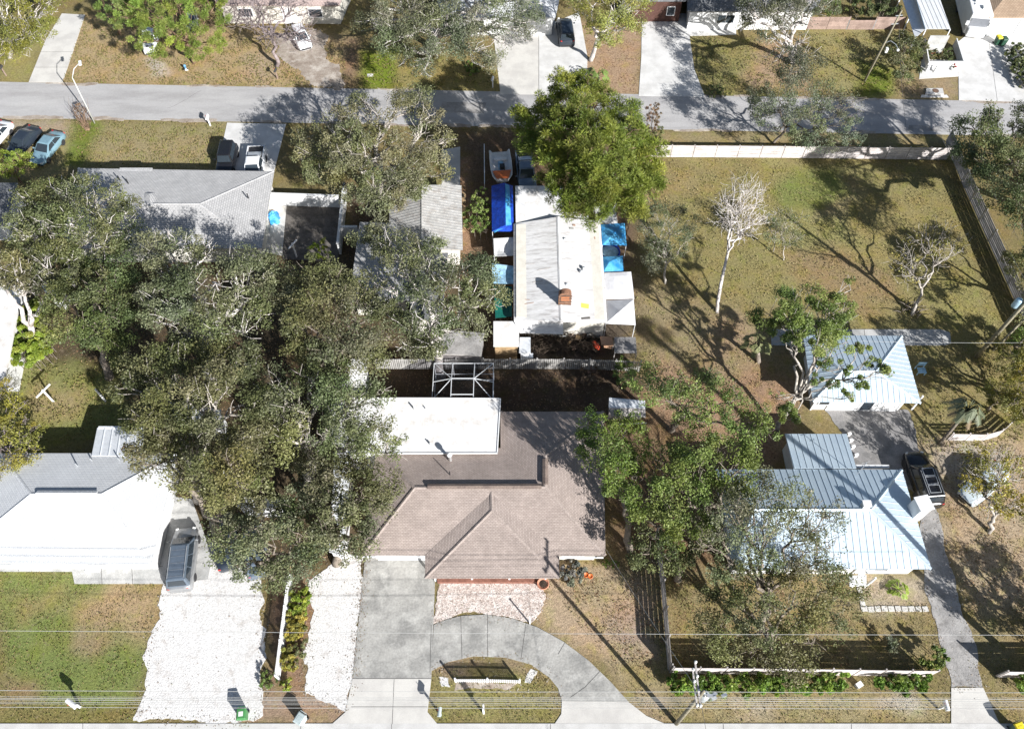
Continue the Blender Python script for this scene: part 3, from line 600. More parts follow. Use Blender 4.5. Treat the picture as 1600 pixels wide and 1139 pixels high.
# aluminium lean-to at its back wall
ln = T('lean_to', 'white aluminium lean-to roof behind the white house', 'lean-to', G(178,700), 'small outbuildings')
q = [G(152,668,2.3), G(226,668,2.3), G(222,712,2.75), G(143,712,2.75)]
rl = MB().add([p for p in q] + [p - Vector((0,0,.08)) for p in q], [(3,2,1,0),(4,5,6,7),(0,1,5,4),(1,2,6,5),(2,3,7,6),(3,0,4,7)]).build('roof', M_alu, ln)
for k in range(1, 6):
    t = k / 6; bar('roof_rib', M_alu, rl, q[0].lerp(q[1], t) + Vector((0,0,.03)), q[3].lerp(q[2], t) + Vector((0,0,.03)), .05, .05)
bar('roof_rib', M_alu, rl, q[0] + Vector((.1,0,.03)), q[1] + Vector((0,0,.03)), .2, .06)
for p in q[:2]: bar('post', M_alu, ln, (p.x, p.y, 0), (p.x, p.y, p.z - .08), .08, .08)
MB().add([G(186,700,2.62), G(196,696,2.6), G(200,700,2.63), G(193,704,2.66), G(188,705,2.68)], [(0,1,2,3,4)]).build('cloth_scrap', M_red if False else plain('maroon_cloth', (.12,.03,.06), .9), ln)

# --- grey shingled house, left middle
hg, E = house('grey shingled hip roof house above the oaks on the left', [(122,263),(428,268),(409,388),(96,388)], 2.6)
NW, NE, SE, SW = E; a, b2 = G(226,319,3.85), G(312,319,3.85)
rg_ = shingle_roof(hg, [[SW, SE, b2, a], [SE, NE, b2], [NE, NW, a, b2], [NW, SW, a]], S_grey)
M_rg = mat('grey_ridge', (.46,.455,.45), (.4,.395,.39), 2, .9, .2); ridge(rg_, [(a, b2), (a, NW), (a, SW), (b2, NE), (b2, SE)], M_rg)
g0, g1 = G(234,302,3.8), G(234,322,3.95); gl, gr = G(212,322,3.45), G(257,319,3.5); gl2, gr2 = G(216,301,3.1), G(252,301,3.1)
shingle_roof(hg, [[gl, g1, g0, gl2], [gr, gr2, g0, g1]], S_grey, name='gable_roof')
walls(hg, E, 2.5, M_cream, .5)
for px, py in ((187,281), (200,286), (388,309)): pipe_vent(hg, G(px,py,3.3), .5, .06, M_black)
MB().box(G(212,266,2.62), (3.2, .5, .12)).build('eave_step', M_rg, hg)

# --- galvanised roof house in the middle
hm, E = house('ribbed galvanised metal roof house beside the white wall', [(659,288),(722,292),(722,392),(610,392),(610,309),(659,309)], 2.4)
r0, r1 = G(659,289,3.5), G(659,390,3.5)
rm = MB().tube([r0 + Vector((0,0,.03)), r1 + Vector((0,0,.03))], .07, 6).build('roof', M_galv, hm)
metal_roof(rm, [r0, r1, G(723,391,2.4), G(721,290,2.4)], M_galv, .34)
metal_roof(rm, [G(659,307,3.5), G(659,390,3.5), G(607,391,2.6), G(609,309,2.6)], M_galv, .34)
walls(hm, E, 2.35, M_cream, .3)
q = Gs([(562,347),(640,350),(640,470),(545,470)], 2.7); shingle_roof(hm, [q], S_grey, name='low_shingle_roof'); walls(hm, q, 2.5, M_cream, .4, 'rear_wall')
q = Gs([(640.3,395),(700,395),(690,500),(640.3,500)], 2.8); shingle_roof(hm, [q], S_dark, name='rear_roof'); walls(hm, q, 2.6, M_cream, .4, 'rear_wall')
for k in range(3): bar('lean_board', M_plank, hm, G(724,300 + 22*k,.05), G(724,318 + 22*k,.05), .5, .06)

# --- white roofed mobile home with awnings
hh, E = house('long white ridged mobile home crowded by awnings and tarps', [(803,350),(938,346),(949,505),(803,500)], 2.6)
r0, r1 = G(872,339,3.15), G(877,502,3.15)
shingle_roof(hh, [[r0, r1, G(803,500,2.6), G(803,350,2.6)], [r1, r0, G(938,346,2.6), G(949,504,2.6)]], M_mobile, .12)
ridge(hh, [(r0, r1)], M_flat, .3)
P = walls(hh, E, 2.75, M_cream, .2)
b = MB(); g = G(872,341,3.1); b.add([G(806,352,2.6), G(935,348,2.6), G(872,342,3.1)], [(0,1,2)]); b.build('gable', M_cream, hh)
for px, py in ((882,375), (912,420), (908,425), (885,446)): MB().lathe(G(px,py,2.95), [(.16,-.2),(.16,.16),(.1,.24),(.02,.26)], 12).build('roof_vent', M_chrome, hh, True)
b = MB(); q = Gs([(803,501,2.5),(880,501,2.7),(880,522,2.1),(812,520,2.1)]); b.add(q + [p - Vector((0,0,.06)) for p in q], [(3,2,1,0),(4,5,6,7),(0,1,5,4),(1,2,6,5),(2,3,7,6),(3,0,4,7)]); b.build('back_porch_roof', M_mobile, hh)
for px, py, sx, sy, c_ in ((914,478,.7,.5,(.72,.68,.12)), (893,357,.4,.2,(.3,.3,.28)), (897,352,.25,.2,(.35,.22,.15)), (930,372,.2,.3,(.4,.25,.18)), (818,468,1.1,.06,(.4,.2,.18)), (826,474,.9,.06,(.4,.2,.18)), (915,497,.8,.22,(.12,.11,.1)), (840,440,.9,.12,(.5,.47,.44)), (850,420,1.2,.1,(.5,.47,.44)), (828,412,.8,.1,(.52,.49,.46))):
    zz = 2.6 + .54 * (1 - abs(px - 875) / 70) + .03; MB().box(G(px,py,zz), (sx,sy,.012), random.uniform(-.2,.2), .13 if px > 875 else -.13).build('roof_patch', bpy.data.materials.get('patch%g' % c_[0]) or plain('patch%g' % c_[0], c_, .8), hh)
def canopy(name, label, pts, m, ridge_=None, cat='canopy', legs=True, group='awnings and tarps round the mobile home', sag=.0, legm=None):
    P = Gs(pts); c = sum((Vector((p.x, p.y, 0)) for p in P), Vector()) / len(P)
    o = T(name, label, cat, c, group); b = MB(); n = len(P)
    if ridge_ is None:
        cz = sum(P, Vector()) / n - Vector((0,0,sag)); N_ = 6; vs = []
        if n == 4:
            for i in range(N_ + 1):
                for j in range(N_ + 1):
                    u, v = i / N_, j / N_; p = P[0].lerp(P[1], u).lerp(P[3].lerp(P[2], u), v)
                    vs.append(p - Vector((0,0, sag * 16*u*(1-u)*v*(1-v) + (random.uniform(-1,1) * .25 * abs(sag) if 0 < i < N_ and 0 < j < N_ else 0))))
            b.add(vs, [(i*(N_+1)+j, (i+1)*(N_+1)+j, (i+1)*(N_+1)+j+1, i*(N_+1)+j+1) for i in range(N_) for j in range(N_)])
        else: b.add(P + [cz], [(i, (i+1) % n, n) for i in range(n)])
    elif len(ridge_) == 1: b.add(P + Gs(ridge_), [(i, (i+1) % n, n) for i in range(n)])
    else:
        r = Gs(ridge_); b.add(P + r, [(0,1,5,4),(1,2,5),(2,3,4,5),(3,0,4)])
    k = b.build('cover', m, o); s = k.modifiers.new('thickness', 'SOLIDIFY'); s.thickness = .03
    if legs:
        for p in P: bar('leg', legm or M_alu, o, (p.x + (c.x-p.x)*.03, p.y + (c.y-p.y)*.03, 0), (p.x + (c.x-p.x)*.03, p.y + (c.y-p.y)*.03, p.z - .02), .05, .05)
    return o, k
o, k = canopy('carport_canopy', 'deep blue tarp canopy with a bright blue stripe on its ridge', [(768,291,2.3),(801,291,2.3),(803,362,2.3),(769,362,2.3)], M_blue, [(788,286,2.9),(790,352,2.9)])
q = [G(789.5,287,2.93), G(796,290,2.66), G(799,352,2.66), G(790.5,353,2.93)]; MB().add(q, [(0,1,2,3)]).build('bright_panel', M_cyan, k)
q = [G(769,356,2.34), G(788,348,2.85), G(800,350,2.55), G(787,357,2.6), G(772,364,2.36)]; MB().add(q, [(0,1,2,3,4)]).build('bright_panel', M_cyan, k)
canopy('porch_roof', 'flat white roof between the blue canopy and the pine', [(805,291,2.5),(880,291,2.5),(882,351,2.5),(806,351,2.5)], M_flat, None, 'porch roof')
canopy('porch_roof', 'small white roof strip against the north gable of the mobile home', [(883,332,2.3),(919,332,2.3),(919,350,2.3),(883,350,2.3)], M_flat, None, 'porch roof')
canopy('tarp', 'bright blue tarp stretched east of the mobile home', [(939,351,2.2),(976,349,2.1),(979,384,1.9),(941,383,2.2)], M_cyan, [(960,364,2.5)], 'tarp')
canopy('tarp', 'faded blue tarp next to the white awning', [(942,402,2.1),(973,400,2.0),(974,425,1.9),(943,425,2.1)], M_cyan, [(952,410,2.4)], 'tarp')
canopy('awning', 'white awning with branch shadows east of the mobile home', [(944,427,2.3),(986,425,2.1),(991,467,2.1),(946,468,2.3)], M_canvas, None, 'awning', sag=-.15)
canopy('pop_up_canopy', 'white pop up canopy at the south east corner of the mobile home', [(947,470,2.2),(990,468,2.2),(993,508,2.2),(946,506,2.2)], M_canvas, [(969,486,2.9)])
canopy('tarp', 'rumpled grey canvas west of the mobile home', [(771,373,2.1),(803,371,2.2),(803,400,2.1),(772,401,1.9)], M_canvas_grey, None, 'tarp', sag=.25)
canopy('tarp', 'pale blue tarp west of the mobile home', [(768,412,2.0),(803,416,2.1),(803,444,2.1),(770,443,2.0)], M_sky_tarp, None, 'tarp', sag=.15)
canopy('tarp', 'dark green tarp under the oak edge by the mobile home', [(772,448,1.8),(800,448,1.9),(800,495,1.9),(774,497,1.8)], M_green_tarp, None, 'tarp', sag=.2)
canopy('shed_roof', 'grey shed roof half hidden by the pine', [(928,318,2.1),(962,322,2.1),(965,350,2.1),(932,349,2.3)], M_canvas_grey, None, 'shed roof')
canopy('shed_roof', 'pale shed roof north of the grey shed roof', [(932,286,2.1),(966,288,2.1),(964,312,2.1),(930,310,2.1)], M_canvas, None, 'shed roof')
canopy('roof_sheet', 'dark grey flat roof in the scrap yard corner', [(960,527,1.9),(993,527,1.9),(995,552,1.9),(960,552,1.9)], M_asph, None, 'shed roof', legm=M_wood_grey)
# kiddie pool and heap between the tarps
pl = T('paddling_pool', 'deep blue paddling pool between the two blue tarps', 'paddling pool', G(953,394)); MB().lathe(G(953,392,.7), [(.95,-.7),(1.0,-.1),(.98,0),(.9,-.02),(.86,-.4),(.02,-.42)], 20).build('basin', M_blue, pl, True); MB().lathe(G(953,392,.45), [(.85,-.01),(.85,0.0)], 20).build('water', M_sky_tarp, pl)
# sheds behind the mobile home
def shed(label, pts, z, roofm, wallm, cat='shed', lip=.12):
    P = Gs(pts, z); c = sum((Vector((p.x, p.y, 0)) for p in P), Vector()) / 4; o = T('shed', label, cat, c, 'small outbuildings')
    MB().prism([p.xy for p in P], z - .1, z).build('roof', roofm, o); walls(o, P, z - .1, wallm, lip); return o, P
o, P = shed('white roofed plywood shed against the picket fence', [(771,502),(811,502),(811,541),(771,541)], 2.3, M_flat, M_plank)
bar('door', M_plank, o, G(783,553), G(799,553), .05, 1.6)
shed('small pale shed beside the plywood shed', [(812,527),(829,527),(829,551),(811,551)], 1.9, M_alu, M_alu)
shed('low pale box beside the picket fence', [(818,552),(833,552),(833,559),(818,559)], 1.0, M_alu, M_alu, 'box')
o, P = shed('small pale roofed shed under the trees right of the flat roof', [(952,621),(1008,626),(1008,638),(951,637)], 2.1, M_sky_tarp if False else M_alu, M_wood_grey)
q = [G(951,637,2.1), G(1008,638,2.1), G(1009,652,1.75), G(955,650,1.75)]; MB().add(q + [p - Vector((0,0,.05)) for p in q], [(3,2,1,0),(4,5,6,7),(0,1,5,4),(1,2,6,5),(2,3,7,6),(3,0,4,7)]).build('lower_roof', M_wood_grey, o)
bar('railing', M_vinyl, o, G(966,663,.9), G(1010,661,.9), .06, .06)

# --- right house with white standing seam metal roof
hr, E = house('white standing seam metal roof house on the right', [(1120,733),(1409,734),(1455,889),(1145,889)], 2.6)
NW, NE, SE, SW = E; a, b2 = G(1178,796,3.75), G(1361,796,3.75)
ro = ridge(hr, [(a, b2), (b2, NE), (b2, SE), (a, NW), (a, SW)], M_metal, .26, 'roof', .05)
for f in ([SW, SE, b2, a], [SE, NE, b2], [NE, NW, a, b2], [NW, SW, a]): metal_roof(ro, f, M_metal, .5)
q = [G(1240,732,2.63), G(1338,732,2.63), G(1323,678,2.15), G(1226,678,2.15)]; metal_roof(ro, q, M_metal, .5)
walls(hr, [Vector((p.x, p.y)) for p in q], 2.1, M_white, .35, 'rear_wall')
P = walls(hr, E, 2.5, M_white, .5)
for i in range(4):
    if P[i].y < SE.y + 1.5 and P[(i+1) % 4].y < SE.y + 1.5:
        for t in (.2, .45, .85): opening(hr, P, i, t, 1.5, .9, 2.1)
q = Gs([(1337,726),(1389,726),(1390,731),(1338,731)], 2.3); MB().prism([p.xy for p in q], 2.15, 2.3).build('back_door_hood', M_white, hr)
ch = G(1432,797,2.9); MB().box(ch + Vector((0,0,.1)), (.95, 1.0, 2.4), R(12)).box(ch + Vector((0,0,1.34)), (1.1, 1.15, .1), R(12)).build('chimney', M_white, hr)
MB().box(G(1351,791,3.7) + Vector((0,0,.15)), (.5,.4,.7)).box(G(1351,791,3.7) + Vector((0,0,.53)), (.62,.52,.06)).build('roof_vent', M_white, hr)
an = MB(); p = G(1339,741,2.9); an.tube([p, p + Vector((0,0,2.0))], .03, 6).tube([p + Vector((-.35,0,1.9)), p + Vector((.35,.2,1.9))], .015, 5).tube([p + Vector((-.2,0,1.6)), p + Vector((.25,.15,1.6))], .015, 5); an.build('aerial', M_chrome, hr)
MB().prism([p.xy for p in Gs([(1341,890),(1352,890),(1352,899),(1341,899)], 2.3)], 2.2, 2.3).prism([p.xy for p in Gs([(1327,899),(1354,898),(1354,915),(1328,915)], 2.3)], 2.17, 2.29).build('entry_roof', M_white, hr)
for px, py in ((1330,913), (1351,913)): bar('entry_post', M_vinyl, hr, G(px,py+4), G(px,py+4) + Vector((0,0,2.2)), .12, .12)
MB().prism([p.xy for p in Gs([(1353,890),(1367,890),(1367,895),(1353,895)], 1.8)], 1.7, 1.8).build('door_hood', M_white, hr)
# --- garage behind it
hgar, E = house('metal hip roof garage with white doors at the right', [(1255,524),(1409,525),(1439,630),(1270,628)], 2.5, cat='garage')
NW, NE, SE, SW = E; a, b2 = G(1316,580,3.4), G(1367,575,3.4)
b2.y = a.y
ro = ridge(hgar, [(a, b2), (b2, NE), (b2, SE), (a, NW), (a, SW)], M_metal, .26, 'roof', .05)
for f in ([SW, SE, b2, a], [SE, NE, b2], [NE, NW, a, b2], [NW, SW, a]): metal_roof(ro, f, M_metal, .45)
P = walls(hgar, E, 2.42, M_white, .7)
for i in range(4):
    if P[i].y < SE.y + 1.5 and P[(i+1) % 4].y < SE.y + 1.5:
        fwd = P[i].x < P[(i+1) % 4].x
        for t, wd, z0, k in ((.1, .9, .9, 'window'), (.34, 2.6, .05, 'garage_door'), (.6, 1.0, .05, 'door'), (.82, 2.2, .05, 'garage_door')):
            opening(hgar, P, i, t if fwd else 1 - t, wd, z0, 2.0, k, None if k in ('window', 'door') else M_white)
for x in (1266, 1424): bar('corner_post', M_vinyl, hgar, G(x,640), G(x,640) + Vector((0,0,2.3)), .12, .12)

# --- houses along the top edge (north side of the street)
def top_house(label, eave, ze, rdg, zr, roofm, wallm, wins=()):
    h, E = house(label, eave, ze); a, b = Gs(rdg, zr); n = len(E)
    if len(E) == 4: shingle_roof(h, [[E[3], E[2], b, a], [E[2], E[1], b], [E[1], E[0], a, b], [E[0], E[3], a]], roofm)
    P = walls(h, E, ze - .1, wallm, .4)
    for i in range(n):
        if abs(P[i].x - P[(i+1) % n].x) > abs(P[i].y - P[(i+1) % n].y) and P[i].y < sum(p.y for p in P) / n:
            fwd = P[i].x < P[(i+1) % n].x
            for t, wd, z0, z1, k in wins: opening(h, P, i, t if fwd else 1 - t, wd, z0, z1, k, M_white if k != 'window' else None)
    return h
top_house('pinkish roofed house behind the bare tree at the top', [(318,-60),(560,-60),(530,9),(338,8)], 2.7, [(370,-30),(500,-30)], 4.0, S_pink, M_cream, [(.2,1.6,.9,2,'window'),(.55,1,.1,2.1,'door'),(.8,1.6,.9,2,'window')])
top_house('pale roofed house hidden by the big oak at the top', [(670,-50),(885,-50),(868,28),(690,28)], 2.6, [(730,-10),(830,-10)], 3.8, S_white, M_white, [(.3,1.6,.9,2,'window'),(.7,1.6,.9,2,'window')])
h = top_house('dark brown house beside the dappled driveway', [(985,-60),(1078,-60),(1072,2),(985,2)], 3.0, [(1010,-30),(1050,-30)], 4.3, S_dark, M_dark_wall, [(.8,.9,.9,2.0,'window')])
top_house('white house with dark windows and grey roof at the top', [(1072,-60),(1310,-60),(1275,18),(1074,18)], 2.7, [(1110,-20),(1230,-20)], 4.0, S_dark, M_white, [(.27,1.0,.9,2.0,'window'),(.34,1.0,.9,2.0,'window'),(.6,1.0,.1,2.1,'door')])
h = top_house('tan roofed white house at the top right corner', [(1520,-70),(1760,-70),(1790,27),(1546,27)], 2.8, [(1590,-30),(1700,-30)], 4.2, S_tan, M_white, [(.25,1.2,.1,2.1,'door')])
top_house('blue grey roofed house at the left edge', [(-130,285),(28,286),(8,352),(-160,352)], 2.6, [(-90,318),(-40,318)], 3.8, S_dark, M_white)
hl, E = house('white flat roofed house at the left edge above the lawn', [(-120,446),(36,446),(8,590),(-160,590)], 2.8); MB().prism([p.xy for p in E], 2.65, 2.8).build('roof', M_flat, hl); walls(hl, E, 2.65, M_white, .3)
o, P = shed('small white roofed shed among the dark oaks on the left', [(64,446),(98,449),(88,466),(76,466)], 2.0, M_alu, M_white)
o, P = shed('white shed roof showing through the oak leaves above the lean-to', [(265,628),(345,640),(345,672),(262,660)], 2.3, M_flat, M_white)
o, P = shed('white roofed shed behind the oak right of the dark litter', [(512,560),(572,560),(572,612),(512,612)], 2.3, M_flat, M_white)
o, P = shed('white shed roof showing between oak and shell driveway', [(346,735),(366,735),(366,752),(346,752)], 2.2, M_flat, M_white)
o, P = shed('low white shed roof left of the brown house', [(370,776),(448,780),(446,794),(370,792)], 2.2, M_flat, M_white)
o, P = shed('narrow white lean-to along the west wall of the brown house', [(522,720),(548,722),(536,868),(514,862)], 2.3, M_galv if False else M_alu, M_white)
for k in range(11): bar('roof_rib', M_alu, o, P[0].lerp(P[3], k/10) + Vector((.05,0,.03)), P[1].lerp(P[2], k/10) + Vector((-.05,0,.03)), .06, .05)
o, P = shed('grey flat roof beside the picket fence under the oak', [(690,515),(757,520),(752,556),(682,552)], 2.2, M_asph2, M_wood_grey)
# carport with planted porch, motorhome bay
cp = T('carport', 'white metal carport roof with a glazed porch full of plants', 'carport', G(1450,40))
q = [G(1426,-20,2.6), G(1462,-20,2.6), G(1485,46,2.5), G(1446,46,2.5)]; rr = MB().tube([q[0], q[3]], .05, 6).build('roof', M_metal, cp); metal_roof(rr, [q[0], q[1], q[2], q[3]], mat('white_carport_sheet', (.62,.63,.63), (.58,.59,.59), .8, .5, 0, fine=.05, vary=.03), .5)
q = [G(1404,-20,1.75), G(1425,-20,1.95), G(1445.5,46,1.95), G(1430,60,1.7)]; MB().add(q + [p - Vector((0,0,.06)) for p in q], [(0,1,2,3),(7,6,5,4),(0,4,5,1),(1,5,6,2),(2,6,7,3),(3,7,4,0)]).build('side_roof', M_alu, cp)
for p in [G(1408,-5,2.2), G(1420,30,2.1), G(1430,60,2.1), G(1485,46,2.5), G(1447,46,2.5)]: bar('post', M_vinyl, cp, (p.x, p.y, 0), tuple(p - Vector((0,0,.05))), .1, .1)
pw = [G(1446,108), G(1500,108), G(1489,72), G(1440,72)]
for i in (0, 1): bar('porch_wall', M_white, cp, pw[i] + Vector((0,0,.5)), pw[(i+1) % 4] + Vector((0,0,.5)), .12, 1.0)
bar('porch_wall', M_white, cp, pw[3] + Vector((0,0,.5)), pw[0] + Vector((0,0,.5)), .12, 1.0)
MB().box(G(1462,70,1.2), (2.2, .1, 2.3)).build('porch_back_wall', M_cool_conc, cp)
HARD.append([tuple(p.xy) for p in (G(1405,0), G(1500,0), G(1500,110), G(1436,110))])

# ------------------------------------------------------------------ walls and fences
def run(pts, step):
    out = []
    for a, b in zip(pts, pts[1:]):
        n = max(1, round((b - a).length / step)); out += [(a.lerp(b, i/n), a.lerp(b, (i+1)/n)) for i in range(n)]
    return out
def board_fence(name, label, px, h, m, pw=2.4, nb=7, gap=.02, pm=None, group='fences between the plots', face=None, cat='fence', th=.03, world=None):
    pts = world or Gs(px); o = T(name, label, cat, pts[0], group); segs = run(pts, pw); U = Vector((0,0,1))
    for i, (a, b) in enumerate(segs):
        j = Vector((random.uniform(-.02,.02), random.uniform(-.02,.02), 0))
        bar('post', pm or m, o, a, a + U * (h + .06), .1, .1)
        d = (b - a).normalized(); nrm = Vector((d.y, -d.x, 0)); nrm = nrm if face is None or nrm.dot(face) > 0 else -nrm
        bh = h / nb
        for k in range(nb):
            z = bh * (k + .5) + .03
            bar('board', m, o, a + d*.055 + nrm*(.065 + random.uniform(0,.012)) + U*(z + random.uniform(-.01,.01)), b - d*.055 + nrm*(.065 + random.uniform(0,.012)) + U*(z + random.uniform(-.01,.01)), th, bh - gap)
    bar('post', pm or m, o, segs[-1][1], segs[-1][1] + U * (h + .06), .1, .1); return o
def picket_fence(name, label, px, h, m, sp, pwid, group='fences between the plots', tip=True, th=.02, pp=2.4):
    pts = Gs(px); o = T(name, label, 'fence', pts[0], group); U = Vector((0,0,1))
    for a, b in run(pts, pp):
        bar('post', m, o, a, a + U*(h + .08), .11, .11); d = (b - a).normalized(); nrm = Vector((d.y, -d.x, 0))
        for z in (.2, h - .25): bar('rail', m, o, a + U*z, b + U*z, .04, .09)
        for p, q in run([a, b], sp):
            c = (p + q)/2 + nrm * .05; hh = h + random.uniform(-.02,.02)
            ob = bar('picket', m, o, c + U*.04, c + U*hh, pwid, th); ob.rotation_quaternion = Quaternion((0,0,1), math.atan2(d.y, d.x)) @ Quaternion((0,1,0), math.pi/2); ob.scale = (hh - .04, th, pwid) if False else (hh - .04, th, pwid)
    bar('post', m, o, pts[-1], pts[-1] + U*(h + .08), .11, .11); return o
E_, W_, S_, N_ = Vector((1,0,0)), Vector((-1,0,0)), Vector((0,-1,0)), Vector((0,1,0))
board_fence('board_fence', 'bleached board fence along the south side of the street', [(1012,245),(1220,246.5),(1478,249.5)], 1.6, M_wood_pale, 2.25, 6, .04, M_wood_grey, face=S_)
board_fence('board_fence', 'long grey board fence down the right side of the open field', [(1478,222),(1503,285),(1575,445),(1640,592)], 1.65, M_wood_grey, 2.4, 7, .03, face=W_)
board_fence('board_fence', 'grey board fence side run meeting the hedge corner', [(1024,835),(1034,915),(1045,1046)], 1.7, M_wood_grey, 2.3, 6, .045, face=W_)
board_fence('board_fence', 'pale board fence behind the leafy front hedge', [(1047,1050),(1250,1052),(1451,1055)], 1.7, M_wood_pale, 2.0, 6, .035, M_wood_grey, face=S_)
board_fence('board_fence', 'short board fence right of the asphalt driveway at the bottom corner', [(1556,1056),(1660,1057)], 1.7, M_wood_pale, 2.4, 6, .03, M_wood_grey, face=S_)
board_fence('slat_fence', 'curved white slat fence by the drooping palm', [(1480,687),(1532,688),(1557,681),(1577,663)], 1.15, M_wood_pale, 1.6, 5, .07, face=S_)
board_fence('board_fence', 'low brown board fence beside the tall leaning light pole', [(1258,46),(1322,46)], 1.6, M_wood_brown, 2.4, 8, .01, face=S_)
board_fence('board_gate', 'lower brown board gate in the brown fence', [(1322,46.5),(1363,46.5)], 1.25, M_wood_brown, 3.0, 6, .01, M_chrome, face=S_, cat='gate')
board_fence('board_fence', 'brown board fence running into the white carport', [(1363,46),(1408,46)], 1.6, M_wood_brown, 2.4, 8, .01, face=S_)
picket_fence('picket_fence', 'long grey picket fence, colour darkened as if in shade, behind the flat white roof', [(590,576),(880,576),(960,578),(998,580)], 1.6, mat('shade_painted_pickets', (.40, .385, .365), (.29, .28, .265), 1.2, .9, .3, fine=.16, fscale=11, vary=.16), .17, .12)  # picket grey is darkened to stand in for tree shade
picket_fence('picket_fence', 'tall white vinyl picket fence between the two shell driveways', [(458,905),(438,1062)], 1.5, M_vinyl, .135, .085)
picket_fence('picket_fence', 'small white picket fence on the driveway island', [(712,1064.5),(762,1064.5),(812,1066)], .95, M_vinyl, .14, .075, pp=2.3)
def wall_run(label, px, h, m, th=.18):
    pts = Gs(px); o = T('garden_wall', label, 'wall', pts[0], 'fences between the plots')
    for a, b in zip(pts, pts[1:]):
        d = b - a; ang = math.atan2(d.y, d.x)
        MB().box(((a+b)/2 + Vector((0,0,h/2))), (d.length - .01, th, h), ang).build('wall', m, o); MB().box(((a+b)/2 + Vector((0,0,h+.03))), (d.length, th + .08, .06), ang).build('coping', M_white, o)
    HARD.append([(p.x-.2, p.y-.2) for p in pts] + [(p.x+.2, p.y+.2) for p in pts[::-1]]); return o
wall_run('white courtyard wall facing the dark pavers', [(420,320),(533,324)], 1.55, M_white)
wall_run('white wall along the right side of the dark pavers', [(542,303),(532,398)], 1.55, M_white)
wall_run('short white wall between the pavers and the shingle roof', [(534,371),(562,371)], 1.5, M_white)
o = T('rail_fence', 'thin white pipe rail left of the trailer boat', 'fence', G(757,290), 'fences between the plots')
a, b = G(757.5,300), G(757,238); bar('rail', M_vinyl, o, a + Vector((0,0,1.1)), b + Vector((0,0,1.1)), .07, .07)
for t in (0, .25, .5, .75, 1): bar('post', M_vinyl, o, a.lerp(b, t), a.lerp(b, t) + Vector((0,0,1.1)), .06, .06)

# ------------------------------------------------------------------ poles and wires
U = Vector((0,0,1))
def upole(label, base, top, r0=.16, r1=.11, m=M_pole, name='utility_pole', group='utility and light poles'):
    o = T(name, label, 'pole', base, group); MB().tube([base - U*.2, base.lerp(top, .5), top], [r0, (r0+r1)/2, r1], 10).build('shaft', m, o, True); return o
B1 = G(1057,1130); T1 = G(1099,1080,10.4)
p1 = upole('wooden power pole at the bottom edge carrying all the street wires', B1, T1)
def along(B, Tt, z): return B.lerp(Tt, z / Tt.z)
for z, ln_, off in ((10.0, 2.6, 0), (9.0, 2.2, 0)):
    c = along(B1, T1, z); bar('crossarm', M_wood_grey, p1, c + Vector((-.2,-ln_/2+.5,0)), c + Vector((-.2, ln_/2+.5,0)), .1, .12)
    for k in range(4):
        q = c + Vector((-.2, -ln_/2 + .6 + k*(ln_-.2)/3, .06)); MB().lathe(q, [(.05,0),(.09,.05),(.06,.09),(.09,.14),(.04,.2)], 8).build('insulator', M_lamp, p1)
tc = along(B1, T1, 8.3) + Vector((.42,.15,0)); MB().lathe(tc, [(.02,-.5),(.27,-.48),(.29,-.4),(.29,.35),(.27,.42),(.12,.46),(.05,.5)], 14).build('transformer', plain('pole_can', (.5,.55,.58), .4, .3), p1, True)
for k in range(3): MB().lathe(tc + Vector((.12*math.cos(k*2.1), .12*math.sin(k*2.1), .44)), [(.04,0),(.06,.06),(.04,.12),(.05,.2),(.02,.26)], 8).build('bushing', M_lamp, p1)
bar('bracket', M_chrome, p1, along(B1, T1, 8.3), tc, .08, .3)
for k in range(5): MB().box(along(B1, T1, 7.9 + .35*k) + Vector((random.uniform(.5,1.5), random.uniform(-.1,.8), 0)), (.3,.18,.25), random.random()).build('line_hardware', M_chrome, p1)
M_wire = plain('wire', (.55,.55,.53), .4, .3); M_wire_dark = plain('dark_wire', (.08,.08,.08), .6)
def wire(label, a, b, sag=.4, r=.016, m=M_wire, n=14, group='overhead wires'):
    o = MB().tube([a.lerp(b, i/n) - U * sag * 4 * (i/n) * (1 - i/n) for i in range(n+1)], r, 5).build('power_line', m); return tag(o, label, 'wire', group)
for yl, yr, z, r, lb in ((1078,1081.5,10.3,.014,'northernmost overhead wire of the bottom bundle'), (1087.5,1089.5,10.1,.009,'thin second overhead wire of the bottom bundle'), (1090,1091.8,9.3,.014,'third overhead wire of the bottom bundle'), (1092.3,1095.5,9.0,.016,'bright middle overhead wire of the bottom bundle'),
                      (1096,1099,8.2,.011,'faint overhead wire below the bright middle one'), (1098.5,1102,7.2,.011,'faint overhead wire above the lowest one'), (1104,1106.5,6.4,.014,'lowest and southernmost overhead wire of the bottom bundle'), (985,992,8.0,.013,'single overhead wire crossing the lawns well above the bundle')):
    A, Bq = G(-60, yl - (yr-yl)*60/1600, z), G(1660, yr, z)
    if yl < 1000: wire(lb, A, Bq, .15, r)
    else:
        c = along(B1, T1, min(z, 10.2)); ym = A.lerp(Bq, .66).y; c = Vector((c.x, ym, z))
        A2 = A.lerp(Bq, 0); 
        m = MB(); n = 10
        pth = [A2.lerp(c, i/n) - U*.2*4*(i/n)*(1-i/n) for i in range(n+1)] + [c.lerp(Bq, i/n) - U*.15*4*(i/n)*(1-i/n) for i in range(1, n+1)]
        tag(m.tube(pth, r, 5).build('power_line', M_wire), lb, 'wire', 'overhead wires')
wire('service wire from the power pole up to the brown house', along(B1, T1, 9.6), G(947,858,2.7), .3, .014)
wire('service wire from the power pole down past the bottom edge', along(B1, T1, 9.2), Vector((12.5, -6, 8.5)), .3, .013, M_wire_dark)
B2 = G(1350,128); T2 = G(1409,17,9.2)
